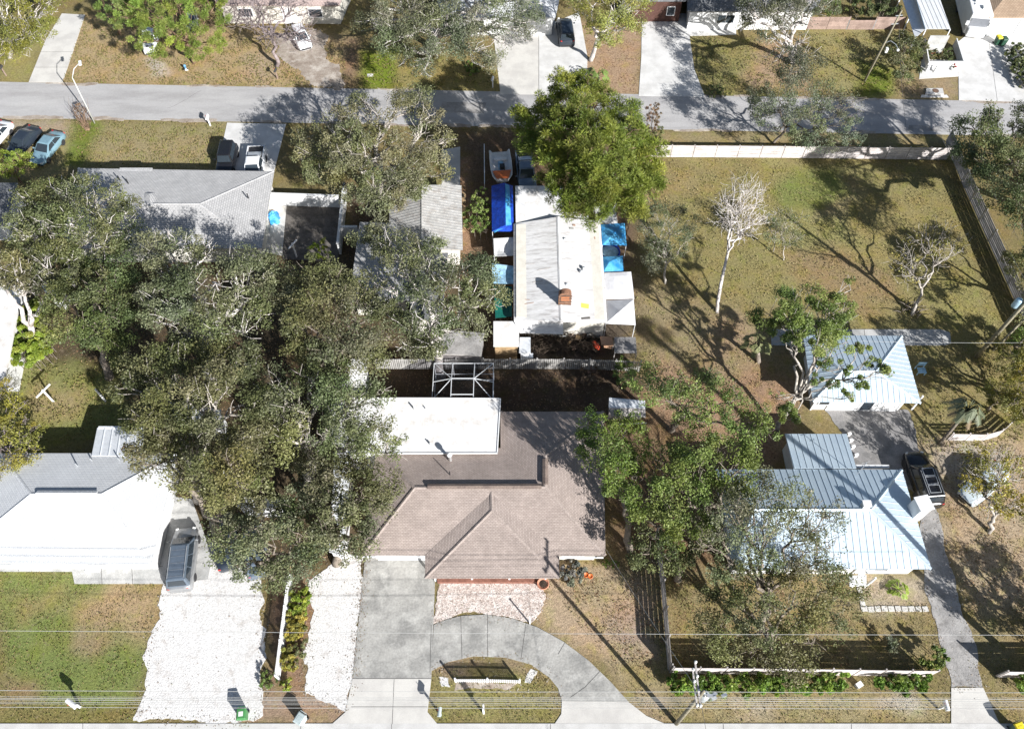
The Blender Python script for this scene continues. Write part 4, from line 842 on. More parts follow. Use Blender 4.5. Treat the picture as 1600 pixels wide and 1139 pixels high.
p2 = upole('tall leaning wooden pole with lamp at the top right', B2, T2, .13, .09)
c = along(B2, T2, 5.2); h = MB(); h.tube([c, c + Vector((.5,-.1,.35)), c + Vector((1.0,-.5,.2)), c + Vector((1.2,-.9,.0))], .035, 6); h.build('lamp_arm', M_chrome, p2)
MB().lathe(c + Vector((1.2,-1.0,-.15)), [(.02,.18),(.14,.12),(.18,0),(.1,-.1)], 10).build('lamp_head', M_lamp, p2, True)
MB().box(c + Vector((.15,-.75,-.3)), (.25,.3,.5)).build('meter_box', M_lamp, p2)
for z in (7.6, 8.6): cc = along(B2, T2, z); bar('crossarm', M_chrome, p2, cc + Vector((-.45,-.2,.1)), cc + Vector((.45,.2,-.1)), .07, .07)
wire('dark service wire from the leaning pole across the street', along(B2, T2, 8.6), G(1416,202,5.0), .4, .012, M_wire_dark)
B3 = G(1525,558); T3 = B3 + (G(1600,475,7.85) - B3) * 1.5
p3 = upole('thick wooden power pole rising at the right edge by the field fence', B3, T3, .19, .13)
tc = along(B3, T3, 7.6) + Vector((-.3,.3,0)); MB().lathe(tc, [(.02,-.5),(.26,-.48),(.28,-.4),(.28,.3),(.24,.42),(.05,.5)], 14).build('transformer', plain('pole_can_blue', (.42,.6,.72), .35, .3), p3, True)
B4 = G(1551,548); p4 = upole('short leaning wooden brace pole beside the thick power pole', B4, B4 + Vector((1.2,.9,3.4)), .12, .1)
wire('thin pale wire crossing above the garage walk', G(1345,533,5), G(1640,535,5.2), .15, .011)
for i, (x0, y0, x1, y1) in enumerate(((1470,212,1520,300), (1487,205,1552,335), (1500,200,1580,345))):
    wire(('left', 'middle', 'right')[i] + ' one of the three dark wires beside the field fence', G(x0,y0,6), G(x1 + (x1-x0), y1 + (y1-y0), 7), .3, .012, M_wire)
B5 = G(148,193)
p5 = T('street_lamp', 'slim pale street lamp beside the dead shrub at top left', 'street lamp', B5, 'utility and light poles')
t5 = G(113,122,5.8); MB().tube([B5 - U*.1, t5], [.075,.05], 8).build('shaft', plain('pale_pole', (.55,.55,.52), .5), p5, True)
la = G(125,99,6.4); MB().tube([t5, t5.lerp(la, .4) + U*.35, la + U*.06], .035, 6).build('arm', M_alu, p5, True)
MB().box(la, (.3,.75,.14), R(20)).build('lamp_head', M_lamp, p5, bevel=.04)
# a tall palm beyond the right edge: its trunk throws the long bar of shade across the metal roof
# ------------------------------------------------------------------ vehicles
def loft(secs, cap=True):
    b = MB(); k = len(secs[0]); vs = [p for s in secs for p in s]
    fs = [(i*k+j, i*k+(j+1) % k, (i+1)*k+(j+1) % k, (i+1)*k+j) for i in range(len(secs)-1) for j in range(k)]
    if cap: fs += [tuple(range(k-1,-1,-1)), tuple(range((len(secs)-1)*k, len(secs)*k))]
    b.add(vs, fs); return b
_wheel = {}
def wheel(parent, x, y, r):
    s = 1 if y > 0 else -1
    if 'w' not in _wheel:
        for nm, prof, k, mt in (('tyre', [(.55,-.5),(.9,-.5),(1,-.38),(1,.38),(.9,.5),(.55,.5)], 18, M_tyre), ('rim', [(.02,-.4),(.6,-.4),(.6,.46),(.5,.5),(.42,.42),(.12,.4),(.1,.46),(.02,.46)], 14, M_rim)):
            b = MB().lathe((0,0,0), prof, k); me = bpy.data.meshes.new(nm); me.from_pydata(b.v, [], b.f); me.materials.append(mt); _wheel[nm] = me
        _wheel['w'] = 1
    o = bpy.data.objects.new('wheel', _wheel['tyre']); COL.objects.link(o); o.parent = parent; o.location = (x, y, r); o.rotation_euler = (-s * math.pi/2, 0, 0); o.scale = (r, r, .22)
    q = bpy.data.objects.new('rim', _wheel['rim']); COL.objects.link(q); q.parent = o
def lateral(parent, f, name, mt, both=(-1, 1)):
    for s in both: f(s).build(name, mt, parent, local=True)
KIND = {  # length, width, belt, roof height, cabin: base rear x, base front x, roof rear x, roof front x
    'sedan': (4.6,1.8,.92,1.44,-1.75,1.05,-.95,.25), 'suv': (4.75,1.9,1.08,1.76,-2.22,1.1,-1.95,.45), 'minivan': (4.9,1.92,1.05,1.72,-2.3,1.55,-2.0,.75),
    'jeep': (4.2,1.8,1.1,1.82,-1.9,.75,-1.8,.45), 'pickup': (5.3,1.9,1.05,1.75,-.75,1.35,-.55,.6), 'hatch': (4.1,1.72,.95,1.48,-1.9,1.05,-1.45,.2)}
def car(label, kind, rear, front, paint, name='parked_car', cat='car', at=None, roof=None, extras=()):
    L, Wd, belt, hr_, cb0, cb1, cr0, cr1 = KIND[kind]
    a, f = G(*rear), G(*front); d = (f - a); yaw = math.atan2(d.y, d.x); c = (a + f) / 2 if at is None else (f - d.normalized()*L/2 if at == 'front' else a + d.normalized()*L/2)
    c.z = .02; o = T(name, label, cat, c, 'cars parked at the houses'); o.rotation_euler.z = yaw; hw = Wd/2; low = .24
    if kind == 'sedan': st = [(-.5,.70,.66),(-.485,.86,.86),(-.42,.94,.93),(-.3,1,.96),(-.05,1,.92),(.18,1,.90),(.3,.98,.83),(.42,.93,.73),(.485,.82,.60),(.5,.66,.5)]
    elif kind == 'pickup': st = [(-.5,.9,.85),(-.495,.97,1.0),(-.3,1,1.03),(0,1,1.05),(.2,1,1.06),(.3,.99,1.04),(.44,.95,.98),(.49,.86,.85),(.5,.72,.7)]
    elif kind == 'jeep': st = [(-.5,.9,.9),(-.49,.98,1.08),(-.2,1,1.1),(.1,1,1.1),(.22,.97,1.08),(.46,.93,1.02),(.49,.86,.92),(.5,.8,.8)]
    else: st = [(-.5,.82,.86),(-.49,.93,1.02),(-.4,.98,1.06),(-.2,1,1.05),(.1,1,1.04),(.24,.99,1.02),(.36,.96,.95),(.46,.88,.82),(.495,.76,.66),(.5,.62,.55)]
    secs = []
    for t, wf, zt in st:
        w_ = hw * wf; x = t * L; zs = zt if kind != 'hatch' else zt * .92
        secs.append([Vector(p) for p in ((x,-w_*.86,low),(x,-w_,low+.16),(x,-w_*1.0,zs*.62),(x,-w_*.965,zs-.10),(x,-w_*.86,zs-.015),(x,-w_*.4,zs+.02),(x,w_*.4,zs+.02),(x,w_*.86,zs-.015),(x,w_*.965,zs-.10),(x,w_*1.0,zs*.62),(x,w_,low+.16),(x,w_*.86,low))])
    body = loft(secs).build('body', paint, o, True, local=True); cb = hw * .9; cr = hw * .72
    bot = [Vector((cb0,-cb,belt-.06)), Vector((cb1,-cb,belt-.06)), Vector((cb1,cb,belt-.06)), Vector((cb0,cb,belt-.06))]
    top = [Vector((cr0,-cr,hr_-.05)), Vector((cr1,-cr,hr_-.05)), Vector((cr1,cr,hr_-.05)), Vector((cr0,cr,hr_-.05))]
    crown = [Vector((cr0+.12,-cr+.14,hr_)), Vector((cr1-.12,-cr+.14,hr_)), Vector((cr1-.12,cr-.14,hr_)), Vector((cr0+.12,cr-.14,hr_))]
    cabin = loft([bot, top, crown]).build('cabin', roof or paint, o, local=True, bevel=.05)
    def pane(i, u0, u1, v0=.1, v1=.93, nm='window'):
        A, Bq, Cq, D = bot[i], bot[(i+1) % 4], top[(i+1) % 4], top[i]; n = (Bq - A).cross(D - A).normalized()
        P = [A.lerp(Bq, u0).lerp(D.lerp(Cq, u0), v0), A.lerp(Bq, u1).lerp(D.lerp(Cq, u1), v0), A.lerp(Bq, u1).lerp(D.lerp(Cq, u1), v1), A.lerp(Bq, u0).lerp(D.lerp(Cq, u0), v1)]
        MB().add([p + n*.03 for p in P] + [p - n*.02 for p in P], [(0,1,2,3),(7,6,5,4),(0,4,5,1),(1,5,6,2),(2,6,7,3),(3,7,4,0)]).build(nm, M_glass, cabin, local=True)
    pane(1, .07, .93, .1, .95, 'windscreen'); pane(3, .1, .9, .25 if kind != 'sedan' else .1, .92, 'rear_window')
    ns = 3 if kind in ('suv', 'minivan') else 2
    if kind == 'pickup' : ns = 2
    for i in (0, 2):
        for k in range(ns): pane(i, .06 + k*(.88/ns) + .015, .06 + (k+1)*(.88/ns) - .015, .14, .9)
    wr = .33 if kind not in ('jeep', 'pickup', 'suv') else .38
    for x in (-L*.29, L*.31):
        for s in (-1, 1): wheel(o, x, s * (hw - .1), wr)
    z0 = st[-3][2] * .78 if kind in ('sedan', 'hatch') else .78
    for s in (-1, 1):
        MB().box((L*.472, s*hw*.66, z0), (.14,.24,.12), s*.35).build('headlight', M_lamp, o, local=True, bevel=.03)
        MB().box((-L*.487, s*hw*.74, belt-.12), (.07,.2,.16), -s*.2).build('taillight', M_red, o, local=True, bevel=.03)
        MB().box((cb1-.35, s*(hw+.09), belt+.06), (.12,.2,.14)).build('mirror', paint, o, local=True, bevel=.03)
    MB().box((L*.49,0,.42), (.1,hw*1.35,.22)).build('front_bumper', M_black, o, local=True, bevel=.04); MB().box((-L*.492,0,.42), (.1,hw*1.5,.18)).build('rear_bumper', M_black if kind in ('jeep','suv') else paint, o, local=True, bevel=.04)
    if 'rails' in extras:
        for s in (-1, 1): MB().tube([(cr0+.15, s*(cr-.1), hr_+.05), (cr1-.2, s*(cr-.1), hr_+.05)], .025, 6).build('roof_rail', M_chrome, o, local=True)
    if 'sunroof' in extras: MB().box((cr1-.55,0,hr_+.004), (.7, cr*1.2, .012)).build('sunroof', M_glass, o, local=True)
    if 'frames' in extras:
        for k in range(3):
            x = cr1 - .35 - k*.72; b = MB()
            for s in (-1,1): b.box((x, s*cr*.62, hr_+.02), (.62,.05,.03)); b.box((x + s*.31, 0, hr_+.02), (.05, cr*1.24, .028))
            b.build('roof_frame', M_chrome, o, local=True)
    if 'spare' in extras: MB().tube([(-L/2-.02,0,.95),(-L/2-.22,0,.95)], .36, 16).build('spare_wheel', M_tyre, o, local=True)
    if 'bed' in extras:
        b = MB(); b.box((-1.7,0,1.075), (1.75, hw*1.5, .012)); b.build('bed_liner', M_black, o, local=True)
        MB().box((-2.62,0,.95), (.07, hw*1.9, .36)).build('tailgate', paint, o, local=True)
        for s in (-1,1): MB().box((-1.7, s*hw*.88, 1.1), (1.85,.12,.12)).build('bed_rail', paint, o, local=True)
        MB().box((-1.3,0,1.2), (.5,hw*1.4,.24)).build('tool_box', M_chrome, o, local=True)
    if 'vents' in extras:
        for s in (-1, 1): MB().box((L*.33, s*.3, st[-4][2]+.035), (.25,.3,.02)).build('hood_scoop', M_black, o, local=True)
    if 'grid' in extras:
        for k in range(5): MB().box((cr0 + .3 + k*.5, 0, hr_+.008), (.02, cr*1.5, .016)).build('roof_rib', paint, o, local=True)
    return o
C_sky = plain('pale_blue_paint', (.25,.40,.47), .3, .3, coat=.5); C_dark = plain('dark_blue_paint', (.03,.04,.055), .3, .2, coat=.5); C_white = plain('white_car_paint', (.75,.76,.77), .3, coat=.5)
C_black = plain('black_paint', (.012,.012,.014), .25, coat=.6); C_silver = plain('silver_paint', (.40,.41,.42), .3, .6, coat=.5); C_steel = plain('blue_grey_paint', (.16,.20,.25), .3, .4, coat=.5); C_ice = plain('ice_white_paint', (.62,.70,.74), .3, .2, coat=.5)
car('pale blue sedan parked on the grass near the dead shrub', 'sedan', (98,214), (59,263), C_sky)
car('dark blue car parked left of the pale blue sedan', 'sedan', (60,208), (20,252), C_dark)
car('white car cut by the left edge next to the dark car', 'sedan', (18,198), (-24,246), C_white)
car('white car with hood vents under the pine at top left', 'sedan', (235,40), (239,89), C_white, at='front', extras=('vents',))
car('silver car mostly hidden under the right half of the top pine', 'hatch', (297,15), (302,55), C_silver, at='front')
car('white car under the bare tree on the gravel driveway', 'hatch', (463,45), (480,82), C_white, at='front')
car('dark car in tree shade beside the wide double driveway', 'suv', (886,77), (878,20), C_dark, at='rear')
car('black jeep style vehicle poking out behind the grey shingled house', 'jeep', (362,236), (350,292), C_black, at='rear', extras=('spare',))
car('white pickup truck backed beside the black jeep style vehicle', 'pickup', (405,241), (396,300), C_white, 'pickup_truck', 'pickup', at='rear', extras=('bed',))
car('blue grey minivan parked beside the white shingled house', 'minivan', (285,927), (296,830), C_silver, 'minivan', 'van', at='rear', roof=C_steel, extras=('rails', 'grid'))
car('black sport utility vehicle beside the metal roof house', 'suv', (1452,797), (1425,722), C_black, at='rear', extras=('frames', 'rails'))
car('white sedan parked under the bare limbed tree on the right', 'sedan', (1553,741), (1503,785), C_ice, at='front')
car('blue grey pickup truck nosed up to the white porch roof', 'pickup', (818,248), (826,310), C_steel, 'pickup_truck', 'pickup', at='rear', extras=('bed',))
car('dark car almost hidden under the oak next to the minivan', 'sedan', (362,893), (350,812), C_dark, at='rear')
car('grey car with its windscreen peeking out of the oak by the picket fence', 'hatch', (408,905), (398,830), C_steel, at='rear')
# trailer boat
o = T('trailer_boat', 'white open boat on a trailer with orange bow beside the blue tarp canopy', 'boat', G(783,270)); a, f = G(781,250), G(786,292); d = f - a; o.rotation_euler.z = math.atan2(d.y, d.x); secs = []
for t, wf in ((-.5,.95),(-.2,1),(.15,1),(.38,.9),(.5,.6)):
    x = t*4.2; w_ = wf*1.12; secs.append([Vector(p) for p in ((x,-w_,1.15),(x,-w_*.8,.75),(x,0,.55),(x,w_*.8,.75),(x,w_,1.15),(x,w_-.12,1.18),(x,w_*.7,.85),(x,-w_*.7,.85),(x,-w_+.12,1.18))])
hull = loft(secs).build('hull', M_flat, o, True, local=True)
MB().box((-.9,0,.95), (.4,1.3,.3)).build('bench', M_flat, o, local=True); MB().box((.3,.1,1.05), (.5,.5,.5)).build('console', M_black, o, local=True); MB().box((-.1,.0,.9), (1.6,.5,.05)).build('floor_mat', M_sky_tarp, o, local=True)
MB().add([(.9,-.95,1.2),(.9,.95,1.2),(2.05,.6,1.2),(2.05,-.6,1.2),(1.1,0,1.32)], [(0,3,4),(3,2,4),(2,1,4),(1,0,4)]).build('bow_cover', M_orange, o, local=True)
MB().box((0,0,.4), (5.0,.12,.1)).box((-.4,0,.4), (.1,1.7,.1)).build('trailer_frame', M_chrome, o, local=True)
for s in (-1,1): wheel(o, -.4, s*.95, .3)
# motorhome
o = T('motorhome', 'white motorhome with roof hatches parked beside the carport', 'motorhome', G(1507,20)); a, f = G(1493,-40), G(1519,66); d = f - a; o.location = f - d.normalized()*3.7; o.rotation_euler.z = math.atan2(d.y, d.x)
MB().box((-.4,0,1.75), (6.6,2.35,2.5)).build('body', M_white, o, local=True, bevel=.08)
MB().box((3.15,0,1.0), (.95,2.1,1.0)).build('hood', C_white, o, local=True, bevel=.15)
MB().add([(2.92,-1.05,1.55),(2.92,1.05,1.55),(2.93,1.0,2.5),(2.93,-1.0,2.5),(3.0,-1.05,1.55),(3.0,1.05,1.55),(2.97,1.0,2.5),(2.97,-1.0,2.5)], [(0,1,2,3),(7,6,5,4),(0,4,5,1),(1,5,6,2),(2,6,7,3),(3,7,4,0)]).build('windscreen', plain('grey_glass', (.2,.21,.23), .15), o, local=True)
for x, y, w_, hh in ((-1.6,.35,.7,.25), (.2,-.25,.9,.25), (1.6,.3,.6,.2), (1.0,-.55,.35,.1), (-.6,.6,.35,.1)): MB().box((x,y,3.0+hh/2), (w_,w_*.75,hh)).build('roof_hatch', M_lamp, o, local=True, bevel=.04)
for s in (-1,1): MB().box((3.0,s*1.3,1.9), (.15,.35,.45)).build('mirror', M_white, o, local=True); MB().box((3.62,s*.8,1.0), (.08,.35,.2)).build('headlight', M_lamp, o, local=True)
for x in (-1.9, 2.5):
    for s in (-1,1): wheel(o, x, s*1.02, .4)

# ------------------------------------------------------------------ small things
def mailbox(label, px, post=M_vinyl, boxm=M_vinyl, big=1.0, yaw=0.0, h=1.1):
    b = G(*px); o = T('mailbox', label, 'mailbox', b, 'roadside mailboxes'); o.rotation_euler.z = yaw
    MB().box((0,0,h/2), (.1*big,.1*big,h)).build('post', post, o, local=True); pr = [Vector((0, .11*math.cos(t), .11*math.sin(t))) for t in np.linspace(0, math.pi, 8)]
    b = MB(); k = len(pr) + 2; s0 = [Vector((0,-.11,-.12)), Vector((0,.11,-.12))] + pr
    b.add([p*big + Vector((-.27*big,0,h+.1)) for p in s0] + [p*big + Vector((.27*big,0,h+.1)) for p in s0], [tuple(range(k)), tuple(range(2*k-1,k-1,-1))] + [(i, k+i, k+(i+1) % k, (i+1) % k) for i in range(k)])
    b.build('box', boxm, o, local=True); MB().box((.1,.13*big,h+.16), (.03,.02,.2)).build('flag', M_red, o, local=True); return o
M_dmail = plain('dark_mailbox', (.05,.05,.05), .5)
mailbox('dark mailbox on a wooden post at the far left of the street', (10,119), M_wood_brown, M_dmail, yaw=1.5)
mailbox('dark mailbox by the street beneath the bare tree', (434,124), M_wood_brown, M_dmail, yaw=1.4)
mailbox('white mailbox beside the wide double driveway', (770,137), M_vinyl, M_vinyl, 1.1, 1.4)
mailbox('white mailbox on the lawn south of the street', (329,197), M_vinyl, M_vinyl, 1.2, 1.6)
mailbox('large white mailbox on the bottom left lawn', (125,1104), M_vinyl, M_vinyl, 1.5, 2.6, 1.2)
mailbox('blue grey mailbox at the corner of the driveway island', (689,1117), M_bin_grey, M_bin_grey, 1.1, 1.5, 1.25)
mailbox('white mailbox beside the asphalt driveway', (1466,1107), M_vinyl, M_vinyl, 1.2, 1.6, 1.2)
o = T('sign_post', 'white painted board post on the driveway island', 'sign post', G(756,1114)); b = G(756,1114); bar('post', M_vinyl, o, b, b + U*1.5, .12, .12); MB().box(b + Vector((0,.12,1.05)), (.1,.45,.75)).build('board', M_vinyl, o)
o = T('hydrant', 'small blue and white hydrant by the leaning pine trunk', 'hydrant', G(291,110)); MB().lathe(G(291,110), [(.16,0),(.16,.06),(.11,.08),(.11,.5),(.16,.52),(.15,.62),(.05,.74)], 12).build('barrel', plain('hydrant_blue', (.12,.3,.5), .5), o, True)
MB().lathe(G(291,110,.62), [(.14,0),(.12,.1),(.05,.16)], 12).build('bonnet', M_vinyl, o, True)
for s in (-1,1): MB().tube([G(291,110,.42) + Vector((s*.1,0,0)), G(291,110,.42) + Vector((s*.22,0,0))], .06, 8).build('nozzle', M_vinyl, o)
for px, lb, arm in (((84,628), 'white T shaped clothesline post in the sunny left lawn', 1.3), ((165,627), 'white clothesline post nearer the oak on the left lawn', 1.0), ((464,402), 'white T shaped clothesline post at the edge of the oak litter', 1.1)):
    b = G(*px); o = T('clothesline_post', lb, 'clothesline post', b, 'clothesline posts'); bar('post', M_vinyl, o, b, b + U*2.0, .11, .11)
    if px[0] != 165: bar('crossbar', M_vinyl, o, b + Vector((-arm*.28,-arm*.5,1.85)), b + Vector((arm*.28,arm*.5,1.85)), .1, .1)
def wheelie(label, px, bodym, lidm, yaw=0.0):
    b = G(*px); o = T('wheeled_bin', label, 'bin', b, 'wheeled rubbish bins'); o.rotation_euler.z = yaw
    loft([[Vector((-.24,-.26,.08)),Vector((.24,-.26,.08)),Vector((.24,.26,.08)),Vector((-.24,.26,.08))],[Vector((-.3,-.33,.98)),Vector((.3,-.33,.98)),Vector((.3,.36,.98)),Vector((-.3,.36,.98))]]).build('tub', bodym, o, local=True, bevel=.03)
    l = loft([[Vector((-.34,-.38,.985)),Vector((.34,-.38,.985)),Vector((.34,.4,.985)),Vector((-.34,.4,.985))],[Vector((-.26,-.28,1.08)),Vector((.26,-.28,1.08)),Vector((.26,.34,1.08)),Vector((-.26,.34,1.08))]]).build('lid', lidm, o, local=True, bevel=.02)
    MB().box((0,0,1.085), (.3,.3,.015)).build('label_patch', M_lamp if lidm is M_bin_green else lidm, l, local=True)
    bar('handle', bodym, o, Vector((-.25,.46,.98)) + wl(o), Vector((.25,.46,.98)) + wl(o), .04, .04)
    for s in (-1,1): MB().tube([(s*.3,.3,.1),(s*.24,.3,.1)], .1, 10).build('wheel', M_tyre, o, local=True)
    return o
wheelie('green wheeled bin with pale label on the crushed shell', (383,1119), M_bin_green, M_bin_green, .12)
wheelie('grey wheeled bin at the corner of the narrow shell strip', (473,1126), M_bin_grey, M_bin_grey, -.5)
wheelie('dark wheeled bin with yellow lid at the bottom right corner', (1583,1141), M_bin_dark, M_yellow, .3)
wheelie('green and yellow wheeled bin beside the oak at top', (829,27), M_bin_dark, M_yellow, .1); wheelie('dark green wheeled bin next to the yellow lidded one at top', (836,30), M_bin_dark, M_bin_green, .1)
wheelie('yellow lidded bin between motorhome and hedge', (1556,70), M_bin_dark, M_yellow, .1); wheelie('dark green bin right of the yellow lidded bin by the hedge', (1564,72), M_bin_dark, M_bin_dark, .1)
o = tag(MB().prism([p.xy for p in Gs([(574,116.5),(583,116.5),(583,120),(574,120)])], 0, .06).build('utility_cover', M_white_conc), 'pale concrete utility cover in the green grass', 'cover')
si = T('storm_drain', 'concrete storm drain with iron lid at the street edge', 'storm drain', G(1460,147)); MB().prism([p.xy for p in Gs([(1447,140),(1472,140),(1474,149),(1445,149)])], 0, .16).build('slab', M_side, si)
MB().prism([p.xy for p in Gs([(1440,149.2),(1479,149.2),(1482,153),(1438,153)])], 0, .06).build('apron', M_white_conc, si); c = G(1461,144); MB().lathe((c.x,c.y,.16), [(.36,0),(.36,.015),(.3,.02)], 16).build('lid', M_junk, si); MB().box(G(1460,149.0,.09) - Vector((0,.03,0)), (1.4,.05,.08)).build('slot', M_black, si)
o = T('doorstep', 'white block step with pinkish mat on the concrete walk', 'step', G(147,884)); MB().box(G(147,880) + Vector((0,0,.2)), (1.0,1.0,.4)).box(G(146,889) + Vector((0,0,.1)), (1.05,.5,.2)).build('step', M_white, o, bevel=.02); MB().box(G(147,876,.41), (.8,.45,.02)).build('mat', plain('pink_mat', (.45,.3,.28), .9), o)
h = MB(); pts = [G(98 + 26*t + 4*math.sin(9*t), 878 - 8*math.sin(3*t) + 2*math.sin(14*t), .08) for t in np.linspace(0,1,26)]; tag(h.tube(pts, .03, 6).build('garden_hose', plain('red_hose', (.6,.12,.08), .5), None, True), 'red garden hose lying on the concrete walk', 'hose')
pt = [G(88 + 8*math.cos(t), 877 + 3*math.sin(t), .075) for t in np.linspace(0, 5.5, 18)]; tag(MB().tube(pt, .02, 6).build('garden_hose', M_bin_grey, None, True), 'thin grey hose coil left of the red hose', 'hose')
def heap(name, label, c, r, h, m, cat, seed=1):
    rs = np.random.default_rng(seed); b = MB(); n, k = 9, 14
    vs = []
    for i in range(n):
        t = i/(n-1)
        for j in range(k):
            rr = r * math.sin(t*math.pi/2) * (1 + .3*math.sin(j*2.3 + seed) * t) * (1 + rs.uniform(-.12,.12)); a = 2*math.pi*j/k; vs.append(Vector(c) + Vector((rr*math.cos(a), rr*math.sin(a), max(0, h*math.cos(t*math.pi/2)**.8 + rs.uniform(-.15,.15)*h*(t < .95)))))
    b.add(vs, [(i*k+j, i*k+(j+1) % k, (i+1)*k+(j+1) % k, (i+1)*k+j) for i in range(n-1) for j in range(k)]); return tag(b.build(name, m, None, False), label, cat)
heap('tarp_heap', 'crumpled blue tarp heap beside the grey shingled house', G(428,345), .62, 1.1, M_cyan, 'tarp', 4)
heap('canvas_heap', 'crumpled white bag beside the blue tarp heap', G(416,333), .5, .8, M_canvas, 'bag', 6)
pot = T('plant_pot', 'big terracotta pot of soil at the corner of the gravel bed', 'pot', G(848,914)); c = G(848,915); MB().lathe(c, [(.28,0),(.42,.5),(.46,.52),(.46,.6),(.40,.6),(.38,.54)], 20).build('pot', M_terra, pot, True); MB().lathe((c.x,c.y,.5), [(.38,0),(.36,.03),(.02,.08)], 16).build('soil', M_soil, pot)
for i, (px, py, lb) in enumerate(((915,900,'small orange pot nearer the grey shrub'), (922,902,'small orange pot to the right of its twin'))):
    tag(MB().lathe(G(px,py), [(.12,0),(.18,.26),(.2,.28),(.2,.32),(.16,.32),(.15,.27),(.02,.26)], 14).build('plant_pot', M_orange, None, True), lb, 'pot', 'small orange pots')
o = T('marker_post', 'thin white marker post at the edge of the gravel bed', 'post', G(828,974)); bar('post', M_vinyl, o, G(828,974), G(828,974) + U*1.25, .08, .08); bar('cap', M_vinyl, o, G(828,974) + U*1.25, G(828,974) + U*1.3, .13, .13)
o = T('meter_box', 'tilted pale meter box on the grass in front of the hedge gap', 'utility box', G(1340,1071)); MB().box(G(1340,1071) + U*.2, (.42,.32,.4), .5).build('case', M_flat, o, bevel=.02); MB().box(G(1340,1071) + U*.41, (.46,.36,.03), .5).build('lid', M_lamp, o)
sp = T('stepping_path', 'path of pale square stepping stones in front of the metal roof house', 'stepping stones', G(1390,950))
for i in range(10): c = G(1350 + 10.6*i, 951 + random.uniform(-.8,.8)); MB().box((c.x, c.y, .03), (.43 + random.uniform(-.03,.03), .40, .06), random.uniform(-.06,.06)).build('stone', M_conc, sp, bevel=.01)
for i in range(3): c = G(1343 + 2.5*i, 922 + 11*i); MB().box((c.x, c.y, .03), (.36, .44, .06), random.uniform(-.06,.06)).build('stone', M_conc, sp, bevel=.01)
o = T('garden_bench', 'bluish garden bench in shade right of the garage', 'bench', G(1437,583)); b = G(1437,583)
for k in range(3): bar('seat_slat', M_sky_tarp, o, b + Vector((-.35,-.2+.2*k,.45)), b + Vector((.35,-.2+.2*k,.45)), .16, .04)
for k in range(3): bar('back_slat', M_sky_tarp, o, b + Vector((-.35,.45,.6+.18*k)), b + Vector((.35,.45,.6+.18*k)), .03, .14)
for s in (-1,1):
    for y in (-.2,.45): bar('leg', M_sky_tarp, o, b + Vector((s*.32,y,0)), b + Vector((s*.32,y,.45 if y < 0 else 1.0)), .06, .06)
for i, (px, py) in enumerate(((1325,680),(1328,690),(1331,700),(1336,713))):
    tag(MB().box(G(px,py) + U*.2, (.35,.2,.4), .3).build('concrete_block', M_flat, None, bevel=.02), ('northernmost','second','third','southernmost')[i] + ' white block in the row beside the rear metal roof', 'block', 'white blocks beside the metal roof')
# scrap yard behind the mobile home
tw = T('brick_tower', 'round topped brown brick oven tower at the south end of the mobile home', 'oven tower', G(879,505)); c = G(879,505)
arch = [(-.55,0),(.55,0)] + [(.55*math.cos(t), 4.3 + .5*math.sin(t)) for t in np.linspace(0, math.pi, 11)]
b = MB(); n = len(arch); b.add([c + Vector((x,-.25,z)) for x, z in arch] + [c + Vector((x,.25,z)) for x, z in arch], [tuple(range(n)), tuple(range(2*n-1,n-1,-1))] + [(i, n+i, n+(i+1) % n, (i+1) % n) for i in range(n)]); b.build('tower', mat('rusty_brick', (.25,.13,.08), (.16,.09,.06), 3, .9, .5, fine=.3, fscale=10), tw)
for k in range(4): bar('band', M_junk, tw, c + Vector((-.58,-.28,3.2+.4*k)), c + Vector((.58,-.28,3.2+.4*k)), .05, .08)
MB().box(c + Vector((0,-.27,4.0)), (.7,.06,.5)).build('hatch', plain('rust_orange', (.42,.16,.07), .8), tw)
rs = np.random.default_rng(3)
b = MB()
for i in range(420):
    px, py = rs.uniform(815,935), rs.uniform(512,553); z = rs.uniform(.05, 1.1)*(1 - abs((px-870)/75)**2*.6); p = G(px,py,max(z,.05)); a = rs.uniform(0,6.28); l = rs.uniform(.3,1.3)
    b.tube([p - Vector((math.cos(a)*l/2, math.sin(a)*l/2, rs.uniform(-.15,.15))), p + Vector((0,0,rs.uniform(0,.1))), p + Vector((math.cos(a)*l/2, math.sin(a)*l/2, rs.uniform(-.15,.15)))], [.03,.03,.012], 4)
o = b.build('brush_pile', mat('dead_brush', (.07,.05,.035), (.04,.03,.02), 2, .95)); tag(o, 'dark heap of dead branches behind the mobile home', 'brush pile', None, 'stuff')
for px, py, d, rz_, m, nm, ct, lb in ((897,512,(.8,.25,.3),.2,M_alu,'scrap_box','box','pale long box leaning by the back wall of the mobile home'), (893,524,(.55,.5,.45),.5,M_stone,'crate','crate','brown crate in the middle of the scrap heap'), (903,531,(.5,.45,.4),1.1,M_plank,'crate','crate','tan crate nearest the small red kayak'),
    (890,536,(.9,.2,.1),.9,M_plank,'plank','plank','short bare plank south of the brown crate'), (912,526,(.4,.4,.6),.3,M_junk,'drum','drum','rusty square drum below the orange tub'), (918,510,(.5,.35,.3),.7,M_canvas_grey,'scrap_box','box','grey box against the white awning side'),
    (934,516,(.35,.5,.5),1.6,M_black,'scrap_box','box','black box between awning and kayak'), (880,517,(.6,.3,.3),2.2,M_canvas_grey,'scrap_box','box','grey box at the foot of the oven tower'), (916,545,(.9,.18,.12),2.5,M_junk,'plank','plank','dark plank lying by the picket fence'), (897,546,(.5,.4,.3),.1,M_junk,'crate','crate','dark crate nearest the picket fence')):
    tag(MB().box(G(px,py) + U*(d[2]/2+.05), d, rz_).build(nm, m, None, bevel=.02), lb, ct, 'scrap strewn behind the mobile home')
